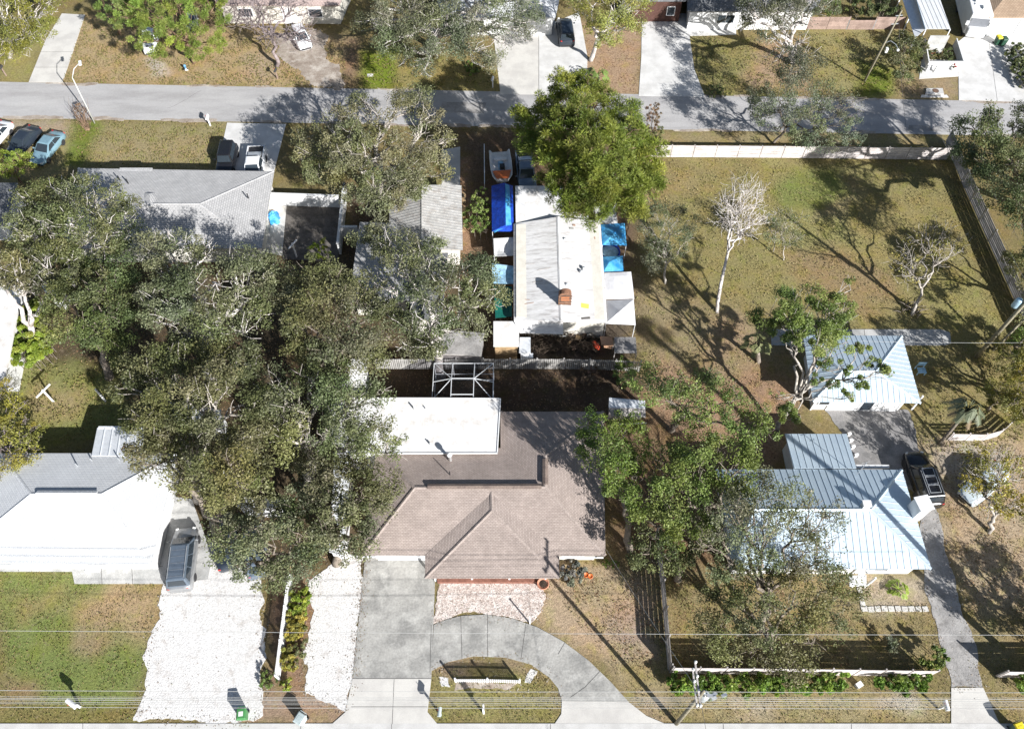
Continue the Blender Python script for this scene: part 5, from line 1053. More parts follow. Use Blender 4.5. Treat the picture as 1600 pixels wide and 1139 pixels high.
tag(MB().lathe(G(907,517,0), [(.3,0),(.36,.7),(.38,.72),(.34,.74),(.3,.6)], 14).build('tub', M_orange, None, True), 'orange tub in the scrap yard', 'tub')
ky = [Vector((0,0,0))]; a, f = G(926,533,.5), G(936,546,.5); b = MB(); b.tube([a, a.lerp(f,.2), a.lerp(f,.8), f], [.05,.22,.24,.06], 8); tag(b.build('kayak', plain('red_hull', (.55,.07,.03), .4), None, True), 'small red kayak lying in the scrap yard', 'kayak')
tag(MB().box(G(948,533,.9), (1.1,.9,.08), .05, .25).box(G(949,541,.5), (.8,.4,.06), .1, .5).build('plywood_sheet', plain('tan_board', (.45,.27,.17), .8), None), 'tilted tan plywood sheets left of the dark flat roof', 'board')
l = MB(); q = [G(878,525,.1), G(890,525,.1), G(885,508,1.6)]
for i in range(3): l.tube([q[i], q[(i+1) % 3]], .04, 5)
tag(l.tube([q[0].lerp(q[2],.5), q[1].lerp(q[2],.5)], .03, 5).build('easel_frame', M_alu), 'pale A shaped frame leaning in the scrap yard', 'frame')
sun = T('cooler', 'blue cooler box with a yellow ball on its lid in the scrap yard', 'cooler', G(838,517)); MB().box(G(838,517) + U*.3, (.9,.5,.6), .1).build('box', M_steel if False else C_steel, sun, bevel=.03); MB().lathe(G(838,514,.6), [(.02,0),(.2,.1),(.24,.24),(.2,.38),(.02,.46)], 12).build('ball', M_yellow, sun, True)
# porch plants and pots by the carport are built with the plants below

# ------------------------------------------------------------------ trees and plants
PAL = {  # leaf colours as they grow
    'oak': [(0.146,0.164,0.063),(0.190,0.202,0.087),(0.110,0.130,0.054),(0.230,0.230,0.121)],
    'olive': [(0.185,0.196,0.076),(0.230,0.230,0.101),(0.146,0.166,0.065),(0.249,0.244,0.134)],
    'greygreen': [(0.168,0.190,0.106),(0.207,0.224,0.134),(0.134,0.162,0.084),(0.230,0.235,0.168)],
    'dark': [(0.106,0.140,0.054),(0.146,0.179,0.067),(0.084,0.112,0.045),(0.190,0.213,0.090)],
    'mid': [(0.151,0.218,0.050),(0.202,0.269,0.065),(0.112,0.174,0.045),(0.235,0.291,0.084)],
    'pine': [(.185,.245,.04),(.24,.295,.055),(.135,.19,.035),(.285,.325,.07)],
    'wispy': [(.20,.225,.095),(.24,.25,.12),(.16,.19,.075),(.25,.25,.15)],
    'yellow': [(.34,.29,.05),(.40,.33,.07),(.27,.25,.055),(.22,.23,.06)],
    'yolive': [(.30,.28,.055),(.37,.33,.075),(.24,.235,.05),(.28,.275,.09)],
    'lime': [(.24,.32,.04),(.30,.37,.055),(.18,.25,.035),(.35,.39,.07)],
    'bush': [(.10,.14,.045),(.18,.20,.07),(.075,.10,.04),(.26,.26,.12)],
    'hedge': [(.13,.22,.03),(.18,.28,.042),(.09,.16,.026),(.26,.34,.065)],
    'silver': [(.27,.28,.22),(.31,.32,.26),(.22,.23,.18),(.34,.34,.29)],
    'palm': [(.12,.14,.08),(.16,.18,.10),(.10,.12,.065),(.2,.2,.12)],
    'brown': [(.20,.14,.09),(.24,.17,.11),(.16,.11,.07),(.27,.2,.14)],
}
def leaf_mesh(name, P, N, Tn, ln, wd, C, m, parent):
    """many small leaves: position, normal, direction, length, width, colour"""
    n = len(P); off = np.array(wl(parent))
    B = np.cross(N, Tn); B /= np.linalg.norm(B, axis=1, keepdims=True) + 1e-9
    l = ln[:, None]; w_ = wd[:, None]
    V = np.stack([P - Tn*l*.5, P + B*w_*.5 + Tn*l*.05, P + Tn*l*.5, P - B*w_*.5 + Tn*l*.05], 1) - off
    me = bpy.data.meshes.new(name); me.vertices.add(4*n); me.vertices.foreach_set('co', V.astype(np.float32).ravel())
    me.loops.add(4*n); me.loops.foreach_set('vertex_index', np.arange(4*n, dtype=np.int32)); me.polygons.add(n); me.polygons.foreach_set('loop_start', np.arange(n, dtype=np.int32)*4); me.update()
    at = me.color_attributes.new('Col', 'FLOAT_COLOR', 'POINT'); cc = np.ones((n, 4, 4), np.float32); cc[..., :3] = C[:, None, :]; at.data.foreach_set('color', cc.ravel())
    return link(name, me, m, parent)
def unit(n, bias=0.0):
    v = rng.normal(size=(n, 3)); v[:, 2] += bias; return v / np.linalg.norm(v, axis=1, keepdims=True)
def crown(name, parent, L, r, pal, lai=3.2, leaf=.24, wr=.55, flat=.7, radial=False, sub=14, subr=.34, bias=.3, m=None, tint=1.0):
    """leaf clumps round the lobe centres L with radii r"""
    Ps, Cs, Ds = [], [], []; pal = np.array(PAL[pal]) * tint
    for c, rr in zip(L, r):
        K = max(4, int(sub * (rr / 1.6)**1.3)); d = unit(K, bias); q = rng.uniform(.35, .98, (K, 1)); S = np.array(c) + d * q * rr * np.array([1, 1, flat])
        sr = subr * rr * rng.uniform(.6, 1.25, (K, 1)) if not radial else np.full((K, 1), subr)
        nl = int(lai * (rng.uniform(.7, 1.35) if radial or rng.random() > .09 else .18) * math.pi * rr * rr / (.5 * leaf * leaf * wr)); k = rng.integers(0, K, nl)
        o = rng.normal(size=(nl, 3)); o /= np.linalg.norm(o, axis=1, keepdims=True); o *= rng.uniform(.15, 1, (nl, 1)) ** .6 * np.array([1, 1, .75])
        tint = rng.uniform(.78, 1.22, (K, 1)) * rng.uniform(.78, 1.2) * np.array([[rng.uniform(.92, 1.1), 1, rng.uniform(.85, 1.15)]]); hue = pal[rng.integers(0, len(pal), K)]
        Ps.append(S[k] + o * sr[k]); Ds.append(o); Cs.append((pal[rng.integers(0, len(pal), nl)] * .35 + hue[k] * .65) * tint[k] * rng.uniform(.88, 1.12, (nl, 1)))
    P = np.concatenate(Ps); C = np.concatenate(Cs); D = np.concatenate(Ds); n = len(P)
    P[:, 2] = np.maximum(P[:, 2], .05)
    if radial: Tn = D / (np.linalg.norm(D, axis=1, keepdims=True) + 1e-9) + rng.normal(size=(n,3))*.25 + np.array([0,0,.25]); Tn /= np.linalg.norm(Tn, axis=1, keepdims=True); N = np.cross(Tn, unit(n))
    else: N = unit(n, .9) + D*.35; Tn = np.cross(N, unit(n))
    Tn /= np.linalg.norm(Tn, axis=1, keepdims=True) + 1e-9; N /= np.linalg.norm(N, axis=1, keepdims=True) + 1e-9
    return leaf_mesh(name, P, N, Tn, leaf * rng.uniform(.65, 1.3, n), leaf * wr * rng.uniform(.7, 1.25, n), C, m or M_leaf, parent)
def scatter_px(px, z, dome, rad, jitter=.5, dens=1.0, edge=.55):
    P = np.array(px, float); mpp = 1 / pxm(P[:, 1].mean(), z); x0, y0 = P.min(0); x1, y1 = P.max(0)
    out = []; sp = rad * 1.15 / mpp / dens ** .5; Q = rng.uniform((x0, y0), (x1, y1), (3500, 2))
    Q = Q[inpoly(px, Q[:, 0], Q[:, 1])]; Q = Q[edist(px, Q[:, 0], Q[:, 1]) >= rad * edge / mpp]
    for x, y in Q:
        if all((x-a)**2 + (y-b)**2 >= sp*sp for a, b in out): out.append((x, y))
    if not out: out = [tuple(P.mean(0))]
    A = np.array(out); d = edist(px, A[:, 0], A[:, 1]); d = d / max(d.max(), 1e-6)
    return [G(x, y, max(.4, z + dome * (t - .5) + rng.uniform(-jitter, jitter))) for (x, y), t in zip(out, d)], rad * rng.uniform(.8, 1.25, len(out))
def bend(a, b, sag=0.0, amp=.25, n=5):
    d = (b - a); L = d.length; o = [a]
    for i in range(1, n): o.append(a.lerp(b, i/n) + Vector((random.uniform(-1,1), random.uniform(-1,1), random.uniform(-.6,.6))) * amp * L * .12 + U * sag * L * math.sin(math.pi*i/n))
    return o + [b]
def limbs(b, fork, L, r, tr, bark_r=1.0, twigs=6, k=5, tl=1.0):
    """main limbs to clusters of lobes, then branches to each lobe, then twigs"""
    A = np.array([tuple(p) for p in L]); nc = max(2, min(7, len(L)//4 + 1)); C = A[rng.choice(len(A), min(nc, len(A)), False)]
    for _ in range(6):
        lab = np.argmin(((A[:, None] - C[None])**2).sum(-1), 1)
        for j in range(len(C)):
            if (lab == j).any(): C[j] = A[lab == j].mean(0)
    for j in range(len(C)):
        if not (lab == j).any(): continue
        hub = fork.lerp(Vector(C[j]), .62) - U * .25
        path = bend(fork, hub, .05, .9); b.tube(path, list(np.linspace(tr*.75, tr*.42, len(path))), 7)
        for i in np.where(lab == j)[0]:
            e = Vector(A[i]) - U * r[i] * .15; path = bend(hub, e, .06, 1.0); b.tube(path, list(np.linspace(tr*.38, tr*.15, len(path))), k)
            for _ in range(twigs):
                d = unit(1, .35)[0]; s = path[random.choice([2,3,4,5])]; q = Vector(A[i]) + Vector(d) * r[i] * rng.uniform(.55, 1.02) * tl
                pp = bend(s, q, .0, 1.3, 3); b.tube(pp, list(np.linspace(tr*.14, .014, len(pp))), 4)
TREES = 'trees of the neighbourhood'
def tree(name, label, base, px, z, dome=2.0, rad=1.6, pal='oak', tr=.28, fork=None, lai=3.2, leaf=.24, bark=None, twigs=6, group=TREES, radial=False, wr=.55, sub=16, subr=.46, dens=1.0, flat=.75, cat='tree', extra=(), forkz=.42, edge=.28, jitter=.6, bias=.35):
    B = base if isinstance(base, Vector) else G(*base); o = T(name, label, cat, B, group); bark = bark or M_bark
    L, r = scatter_px(px, z, dome, rad, jitter, dens * 1.15, edge); leaf *= .74; lai *= .72; tint = rng.uniform(.82, 1.12) * np.array([rng.uniform(.94,1.06), 1, rng.uniform(.88,1.12)])
    for e in extra: L.append(G(*e[:3])); r = np.append(r, e[3])
    cen = sum(L, Vector()) / len(L)
    fz = max(.5, z * forkz); f = fork or (B + (Vector((cen.x, cen.y, 0)) - B) * .35 + U * fz)
    m = MB(); path = bend(B - U*.2, f, 0, .5); m.tube(path, list(np.linspace(tr*1.25, tr*.85, len(path))), 10); m.build('trunk', bark, o, True)
    m = MB(); limbs(m, f, L, r, tr, twigs=twigs); m.build('branches', bark, o, True)
    if lai > 0: crown('crown', o, L, r, pal, lai, leaf, wr, flat, radial, sub, subr, bias, tint=tint)
    return o
def bare_tree(label, base, px, z, dome, rad, tr, bark, twigs=14, fork=None, dens=1.0, leaves=None, lai=.2, name='bare_tree', path=None):
    B = G(*base); o = T(name, label, 'tree', B, TREES); L, r = scatter_px(px, z, dome, rad, .7, dens * 1.4, .2)
    f = fork or B.lerp(sum(L, Vector())/len(L), .5); m = MB(); pth = path or bend(B - U*.2, f, 0, .6, 6); m.tube(pth, list(np.linspace(tr*1.2, tr*.8, len(pth))), 10); m.build('trunk', bark, o, True)
    m = MB(); limbs(m, f, L, r, tr, twigs=twigs, tl=1.15)
    for p, rr in zip(L, r):
        for _ in range(twigs):
            q = p + Vector(unit(1, .2)[0]) * rr * .6; d = Vector(unit(1, .3)[0]) * rr * rng.uniform(.3, .8); m.tube([q, q + d*.5 + Vector(unit(1)[0])*.08, q + d], [.018, .013, .007], 3)
    m.build('branches', bark, o, True)
    if leaves: crown('crown', o, L, r, leaves, lai, .2)
    return o

tree('oak_tree', 'sprawling yellow green tree with white limbs in the top left corner', (13,90), [(-30,-20),(105,-20),(100,35),(70,60),(50,92),(-20,92)], 6.0, 1.5, 1.3, 'yolive', .22, lai=1.8, bark=M_bark_white, twigs=8)
tree('pine_tree', 'bright green pine with a leaning orange trunk over parked cars at top left', (303,99), [(205,-25),(345,-25),(358,40),(345,78),(322,92),(280,78),(245,84),(205,62),(185,35)], 8.0, 2.0, 1.25, 'pine', .2, lai=2.0, leaf=.34, wr=.2, bark=M_bark_brown, radial=True, subr=.45, sub=11)
tree('pine_tree', 'smaller green pine left of the leaning orange trunked one', (186,52), [(140,-30),(212,-30),(205,40),(190,60),(165,40)], 6.5, 1.5, 1.1, 'mid', .16, lai=2.0, leaf=.3, wr=.25, bark=M_bark_brown, radial=True, subr=.4, sub=10)
bare_tree('bare grey twigged tree on a thick brown trunk beside the gravel driveway', (431,105), [(340,0),(400,-25),(485,-10),(495,60),(470,80),(430,70),(380,55),(350,30)], 6.5, 1.5, 1.3, .2, M_twig, 16, fork=G(424,55,4.5))
tree('oak_tree', 'huge spreading oak with pale limbs along the top edge', (673,72), [(545,20),(570,-20),(700,-30),(850,-30),(862,20),(815,62),(770,98),(735,96),(700,72),(668,122),(640,112),(612,85),(568,62)], 7.5, 2.5, 1.6, 'greygreen', .38, lai=1.9, bark=M_bark_white, twigs=8)
tree('oak_tree', 'yellowing tree with pale trunk between two top driveways', (922,95), [(885,-25),(1022,-25),(1015,30),(995,62),(955,72),(925,62),(905,38)], 8.0, 2.0, 1.3, 'yolive', .22, lai=1.9, bark=M_bark_white, twigs=8)
tree('oak_tree', 'oak with forking pale trunks beside the brown fence at top', (1236,97), [(1140,-20),(1305,-20),(1290,30),(1270,55),(1290,100),(1262,130),(1225,115),(1180,62),(1150,30)], 7.0, 2.5, 1.5, 'greygreen', .33, lai=1.7, bark=M_bark_white, twigs=8)
tree('young_oak', 'thin leaved young oak leaning over the street from the verge', (1208,224), [(1185,118),(1240,100),(1290,128),(1348,165),(1345,215),(1305,236),(1250,228),(1195,200),(1168,160)], 6, 2.6, 1.3, 'greygreen', .12, lai=1.35, leaf=.2, twigs=9)
tree('round_bush', 'round dark glossy bush beside the white carport', (1412,120), [(1388,62),(1410,48),(1436,60),(1446,92),(1432,118),(1408,122),(1388,100)], 1.8, 1.8, 1.0, 'bush', .1, lai=3.6, leaf=.24, group='bushes and shrubs', cat='bush', forkz=.3)
tree('oak_tree', 'dark dense oak outside the field fence at the right edge', (1590,320), [(1492,195),(1540,165),(1640,150),(1670,300),(1650,420),(1590,425),(1570,345),(1520,290),(1490,230)], 9, 3, 1.6, 'dark', .35, lai=2.8, twigs=6)
tree('oak_tree', 'tall dark oak beyond the right edge shading the far corner of the field', (1655,330), [(1600,170),(1700,150),(1760,230),(1740,330),(1660,330),(1610,260)], 8.2, 2.5, 1.8, 'dark', .35, lai=3)
tree('oak_tree', 'scrubby oak outside the fence below the dark dense one', (1640,500), [(1585,400),(1660,390),(1690,500),(1640,520),(1600,480)], 5.5, 2, 1.4, 'olive', .2, lai=2.8)
tree('citrus_tree', 'small yellow green tree with a pinkish trunk near the parked cars', (32,286), [(-20,240),(10,232),(40,240),(54,258),(40,272),(5,276),(-20,270)], 2.8, .8, .75, 'lime', .1, lai=2.2, leaf=.22, bark=M_bark_brown, group='trees of the neighbourhood')
tree('oak_tree', 'broad olive oak standing alone south of the street', (598,322), [(500,165),(555,145),(600,152),(640,138),(682,165),(714,230),(716,258),(690,292),(642,305),(602,338),(560,332),(492,292),(466,250),(476,205)], 8, 3.6, 1.5, 'olive', .36, lai=2.5, twigs=8, bark=M_bark_pale)
tree('pine_tree', 'tall bright green pine overhanging the mobile home', (905,345), [(872,126),(920,128),(962,162),(1000,172),(1020,225),(1022,300),(995,340),(955,320),(930,345),(885,315),(848,268),(815,232),(816,190),(848,158)], 11.2, 4.5, 1.5, 'pine', .3, lai=3.6, leaf=.42, wr=.18, bark=M_bark_brown, radial=True, subr=.52, sub=20, dens=2.1, edge=.1, twigs=4)
tree('oak_tree', 'pale limbed oak at the upper left overhanging the grey roof', (112,445), [(12,350),(40,310),(75,282),(132,270),(200,288),(216,330),(208,372),(150,402),(100,418),(40,410),(5,385)], 8.5, 2.6, 1.5, 'oak', .36, lai=2.0, twigs=9, bark=M_bark_white)
tree('oak_tree', 'oak with white tangled branches left of the dark oaks', (60,560), [(-40,380),(40,400),(120,415),(128,440),(60,450),(-40,440)], 7.5, 1.6, 1.3, 'oak', .28, lai=1.8, twigs=8, bark=M_bark_white)
tree('oak_tree', 'dark rounded oak in the left middle of the canopy', (170,590), [(60,480),(90,405),(165,380),(220,400),(225,500),(200,545),(145,560),(85,545)], 7.5, 2.8, 1.5, 'dark', .32, lai=2.9, twigs=5)
tree('oak_tree', 'oak with white forked limbs above the lawn side canopy', (330,590), [(205,385),(250,362),(330,368),(400,380),(440,430),(425,500),(380,540),(300,540),(235,510)], 10, 3.6, 1.6, 'oak', .38, lai=2.5, twigs=8, bark=M_bark_white)
tree('oak_tree', 'olive oak in the centre of the canopy below the dark pavers', (520,640), [(425,440),(470,400),(530,420),(585,440),(625,500),(610,570),(540,590),(460,570),(420,510)], 9, 3.4, 1.6, 'olive', .36, lai=2.9, twigs=6)
tree('oak_tree', 'oak covering the metal roof house beside the mobile home', (690,590), [(562,365),(640,340),(700,385),(765,400),(786,450),(772,500),(730,520),(700,550),(640,560),(600,520),(575,440)], 8.5, 3.2, 1.5, 'oak', .34, lai=2.2, twigs=8, bark=M_bark_white)
tree('oak_tree', 'large olive oak over the hidden sheds in the left centre', (310,780), [(185,580),(230,520),(310,535),(400,545),(430,620),(400,690),(320,710),(240,700),(190,650)], 9.5, 3.6, 1.7, 'oak', .42, lai=2.9, twigs=7, bark=M_bark_pale)
tree('oak_tree', 'oak reaching across the left end of the flat white roof', (480,760), [(400,570),(470,560),(540,580),(600,600),(632,660),(622,720),(560,712),(500,690),(440,700),(400,650)], 8.5, 3.2, 1.5, 'oak', .36, lai=2.1, twigs=7, bark=M_bark_pale)
tree('oak_tree', 'oak drooping over the corner of the white shingled house', (345,860), [(205,720),(225,680),(310,670),(400,680),(430,740),(400,790),(330,800),(270,780),(255,730)], 8.5, 3.4, 1.5, 'olive', .36, lai=2.5, twigs=7)
tree('oak_tree', 'oak beside the west wall of the brown house', (525,880), [(470,700),(560,705),(612,740),(606,800),(590,860),(545,868),(490,850),(455,790)], 7, 2.8, 1.4, 'oak', .3, lai=2.3, twigs=6)
tree('oak_tree', 'oak above the head of the white picket fence', (425,905), [(325,800),(400,770),(470,790),(525,830),(500,880),(455,905),(415,915),(355,880),(330,845)], 6.5, 2.8, 1.4, 'oak', .3, lai=2.9, twigs=6)
tree('ornamental_tree', 'sparse yellowish shrub tree on the left edge of the lawn', (10,700), [(-40,580),(20,595),(45,640),(62,690),(45,730),(0,745),(-40,740)], 3.2, 1.2, .95, 'yolive', .12, lai=1.3, leaf=.2, twigs=9, bark=M_twig)
tree('leafy_tree', 'fresh green tree overhanging the right side of the brown roof', (985,860), [(898,665),(930,640),(985,650),(1010,700),(1015,760),(1005,810),(970,800),(925,755),(905,710)], 8.6, 2.8, 1.2, 'mid', .24, lai=2.4, leaf=.22, twigs=6)
tree('leafy_tree', 'green open tree behind the small pale roofed shed', (1045,672), [(975,590),(1010,570),(1075,575),(1140,600),(1195,625),(1200,690),(1160,700),(1115,660),(1080,690),(1060,640),(1000,625)], 8.4, 2.6, 1.2, 'mid', .2, lai=1.8, leaf=.22, twigs=8)
tree('leafy_tree', 'dense green tree between the brown roof and the metal roof', (1105,850), [(1010,700),(1080,690),(1150,690),(1190,720),(1170,770),(1110,790),(1095,850),(1030,840),(1005,770)], 8.6, 2.8, 1.3, 'mid', .26, lai=2.6, leaf=.22, twigs=6)
tree('leafy_tree', 'darker green tree crowding the board fence side run', (1062,905), [(985,800),(1060,790),(1100,830),(1085,880),(1045,905),(1010,885),(985,850)], 5.5, 2, 1.2, 'dark', .22, lai=2.6, leaf=.22)
tree('oak_tree', 'broad wispy oak covering the west end of the metal roof', (1192,985), [(1075,775),(1140,735),(1235,750),(1305,790),(1338,850),(1310,900),(1215,890),(1130,900),(1080,845)], 8.2, 2.8, 1.4, 'wispy', .2, lai=1.35, leaf=.22, twigs=9)
tree('oak_tree', 'wispy green oak over the front lawn of the metal roof house', (1200,1020), [(1085,905),(1160,880),(1250,885),(1332,905),(1332,960),(1300,1015),(1245,1045),(1175,1040),(1110,1005),(1080,950)], 6, 2.6, 1.3, 'wispy', .18, lai=1.9, leaf=.22, twigs=8)
tree('pine_tree', 'leaning tree with open tufts reaching over the garage roof', (1215,672), [(1195,470),(1240,430),(1290,445),(1330,480),(1325,520),(1300,560),(1250,560),(1210,540),(1190,510)], 9, 2.2, 1.15, 'mid', .17, lai=3.4, leaf=.28, wr=.35, bark=M_bark_pale, sub=11, subr=.42, twigs=7,
     extra=((1345,545,7.5,.8),(1380,580,7,.9),(1360,565,7,.7),(1345,600,6.5,.8),(1300,600,6.5,.8),(1325,620,6,.7),(1290,560,7.5,.9),(1318,575,7,.7),(1300,535,8,.8),(1222,640,4.5,1.0),(1235,655,4.2,.9),(1275,590,7,.7),(1325,438,8,.5),(1390,585,7,.5),(1212,620,4.8,.7)))
bare_tree('tall white barked leafless tree in the open field', (1120,489), [(1108,330),(1115,305),(1150,280),(1195,295),(1208,345),(1180,368),(1145,365),(1120,350)], 8.5, 2.0, 1.1, .15, M_bark_white, 16, path=[G(1120,491,-.2), G(1122,470,1.0), G(1126,445,2.3), G(1131,422,3.4), G(1137,396,4.6)], fork=G(1137,396,4.6))
tree('young_oak', 'slender grey green sapling left of the white barked tree', (1039,444), [(998,345),(1020,320),(1060,318),(1088,350),(1088,395),(1060,415),(1040,425),(1005,415),(1000,380)], 4.6, 2.2, 1.0, 'greygreen', .1, lai=1.3, leaf=.18, bark=M_bark_pale, twigs=8)
tree('sapling', 'faint pair stemmed sapling right of the white barked tree', (1225,407), [(1195,340),(1225,325),(1255,340),(1258,375),(1235,388),(1200,380)], 3.6, 1.2, .8, 'greygreen', .05, lai=.7, leaf=.16, bark=M_bark_pale, twigs=8)
tree('sapling', 'thin small sapling just left of the pair stemmed one', (1209,393), [(1188,350),(1215,335),(1225,355),(1215,375),(1195,375)], 3.0, .8, .6, 'greygreen', .04, lai=.6, leaf=.16, bark=M_bark_pale)
bare_tree('half dead tree with broken limbs on the right of the field', (1425,492), [(1418,370),(1440,335),(1480,345),(1512,385),(1495,415),(1455,425),(1440,460),(1400,440),(1395,410)], 5.0, 1.6, 1.1, .13, M_bark_pale, 8, fork=G(1440,450,2.4), leaves='yolive', lai=.12, dens=.8, name='dead_tree')
b = MB(); 
for k in range(26):
    p = G(1405 + rng.uniform(0,30), 488 + rng.uniform(-14,10), .1); q = p + Vector((rng.uniform(-1.3,1.3), rng.uniform(-.6,.9), rng.uniform(0,.8))); b.tube([p, p.lerp(q,.5) + U*.15, q], [.05,.035,.012], 4)
tag(b.build('fallen_branches', M_bark, None, True), 'tangle of fallen branches at the foot of the half dead tree', 'branches', None, 'stuff')
bare_tree('twisted nearly bare tree on the brown verge at the right edge', (1545,832), [(1505,720),(1530,690),(1580,700),(1620,740),(1620,800),(1590,820),(1540,790),(1510,760)], 4.2, 1.2, 1.1, .16, M_bark_pale, 9, leaves='yellow', lai=.55, fork=G(1555,805,1.6))
tree('leafy_tree', 'yellow green tree at the right edge beyond the thick power pole', (1630,660), [(1560,540),(1610,520),(1680,560),(1660,660),(1600,670),(1560,620)], 4.5, 1.6, 1.1, 'yolive', .2, lai=2.0, leaf=.22)
tree('leafy_tree', 'dark green shrub tree against the field fence at the right edge', (1592,560), [(1572,540),(1590,518),(1640,520),(1640,585),(1590,590)], 2.6, 1.0, .8, 'mid', .12, lai=2.6, leaf=.22)
tree('leafy_tree', 'small leafy tree standing between the palm and the yellow green tree', (1545,640), [(1530,610),(1560,590),(1600,610),(1590,640),(1545,640)], 3.0, .8, .7, 'yolive', .1, lai=1.6, leaf=.2)
def clump(name, label, px, z, dome, rad, pal, lai=2.8, leaf=.2, cat='shrub', group='bushes and shrubs', radial=False, wr=.55, stems=True, dens=1.3, m=None, sub=12):
    P = Gs(px); c = sum(P, Vector())/len(P); o = T(name, label, cat, c, group); L, r = scatter_px(px, z, dome, rad, .15, dens, .3)
    if stems:
        b = MB()
        for p, rr in zip(L, r):
            g0 = Vector((p.x, p.y, -.05)); b.tube([g0, g0.lerp(p,.6) + Vector(unit(1)[0])*.06, p], [.03,.02,.012], 4)
            for _ in range(3): b.tube([g0.lerp(p,.5), p + Vector(unit(1,.4)[0])*rr*.8], [.015,.007], 3)
        st = b.build('stems', M_bark, o); st['kind'] = 'stuff'
    crown('leaves', o, L, r, pal, lai, leaf, wr, .85, radial, sub, .4 if not radial else .3, .3, m); return o
clump('hedge', 'long leafy bright green hedge in front of the pale board fence', [(1048,1056),(1100,1054),(1318,1056),(1320,1080),(1200,1083),(1060,1082),(1046,1076)], .9, .6, .5, 'hedge', 5.5, .21, 'hedge', dens=2.4)
clump('hedge', 'shorter leafy hedge right of the meter box', [(1372,1058),(1450,1054),(1448,1080),(1400,1084),(1372,1080)], .9, .6, .5, 'hedge', 5.5, .21, 'hedge', dens=2.4)
clump('hedge', 'leafy hedge stub at the bottom right behind the short fence', [(1586,1056),(1660,1054),(1660,1082),(1590,1080)], .9, .5, .5, 'hedge', 5.5, .21, 'hedge', dens=2.4)
clump('hedge', 'clipped dark green hedge on the white driveway at the top right', [(1570,78),(1590,66),(1650,90),(1660,140),(1600,136),(1578,108)], 1.0, .5, .5, 'dark', 3.2, .17, 'hedge', dens=1.8)
clump('round_bush', 'round green bush at the end of the board fence by the asphalt driveway', [(1438,1025),(1450,1010),(1472,1012),(1482,1030),(1478,1048),(1455,1052),(1440,1042)], 1.2, .9, .55, 'mid', 3.2, .2, 'bush')
clump('shrub', 'wispy grey shrub in the fence shadow', [(1382,1005),(1395,997),(1412,1004),(1410,1020),(1390,1022)], .6, .4, .45, 'greygreen', 1.6, .16)
clump('shrub', 'round silver grey shrub beside the porch of the brown house', [(878,885),(895,878),(911,888),(912,906),(895,914),(879,906)], .5, .5, .4, 'silver', 4.0, .14, dens=1.8)
clump('shrub', 'low bright flower clump right of the silver grey shrub', [(938,876),(955,872),(968,880),(955,886),(940,884)], .2, .2, .3, 'mid', 1.6, .14)
clump('ivy_bank', 'bright lime ivy bank beside the left white roof', [(34,478),(60,470),(76,520),(78,556),(45,568),(14,562),(22,520)], 2.2, 1.2, .7, 'lime', 6.0, .22, 'ivy', dens=2.4)
clump('vine_hedge', 'green vine covered fence strip between the two metal roof plots', [(737,300),(762,292),(765,330),(762,366),(742,364),(728,345),(732,320)], 1.8, .8, .55, 'mid', 2.6, .2, 'vine')
clump('shrub', 'yellow green shrub in the middle of the picket fence bed', [(446,960),(474,950),(480,985),(466,1002),(443,997)], .6, .5, .4, 'yellow', 5.5, .16, dens=2.4)
clump('shrub', 'lime shrub at the top of the picket fence bed', [(456,925),(484,920),(482,955),(454,962)], .6, .5, .4, 'lime', 5.5, .16, dens=2.4)
clump('shrub', 'yellow shrub near the lower end of the picket fence bed', [(440,1014),(460,1006),(462,1045),(440,1050)], .55, .4, .35, 'yellow', 5.5, .16, dens=2.4)
clump('shrub', 'brown green shrub by the shell strip edge of the bed', [(462,1005),(482,1000),(480,1030),(462,1040)], .4, .3, .35, 'olive', 2.4, .16)
clump('shrub', 'bright yellow shrub below the end of the picket fence', [(436,1064),(456,1062),(458,1076),(438,1078)], .35, .3, .3, 'lime', 2.6, .16)
clump('shrub', 'green weeds left of the picket fence end', [(412,1050),(430,1046),(428,1075),(410,1078)], .2, .2, .3, 'mid', 1.6, .14)
clump('shrub', 'yellow green sapling beside the dark pavers', [(485,385),(505,372),(518,395),(505,412),(488,405)], 2.2, .6, .5, 'lime', 1.8, .2)
clump('shrub', 'reddish brown dry shrub behind the picket fence', [(900,578),(935,575),(940,598),(905,600)], .6, .4, .45, 'brown', 1.3, .16)
clump('shrub', 'green vine scramble at the right end of the grey picket fence', [(955,565),(985,560),(1000,590),(990,612),(965,605)], 1.4, .8, .5, 'mid', 1.7, .2)
clump('shrub', 'dark green bushes behind the brown fence at the top', [(1325,-10),(1400,-15),(1408,20),(1370,30),(1335,18)], 1.8, 1.0, .8, 'dark', 3.0, .2)
clump('shrub', 'weedy green growth behind the brown fence left of the dark bushes', [(1285,-15),(1322,-15),(1318,20),(1290,28)], .8, .5, .6, 'mid', 1.7, .2)
clump('shrub', 'green fern clump on the verge beside the white mailbox', [(728,100),(745,96),(750,112),(735,118)], .5, .3, .4, 'mid', 2.2, .18)
clump('shrub', 'small dark bush at the foot of the top oak lawn', [(1105,135),(1130,130),(1135,150),(1108,152)], .3, .2, .35, 'dark', 1.6, .16)
clump('shrub', 'tall rust leaved sapling poking over the street beside the bright pine', [(1010,165),(1028,160),(1030,185),(1018,240),(1012,215)], 2.4, .8, .45, 'brown', 1.4, .2)
clump('shrub', 'olive shrub at the west end of the bleached board fence', [(1008,200),(1035,195),(1035,238),(1012,240)], 1.6, .8, .5, 'olive', 1.8, .2)
clump('shrub', 'pink flowered pot plants on the carport porch', [(1446,70),(1462,66),(1468,90),(1450,96)], .6, .3, .3, 'bush', 2.0, .16)
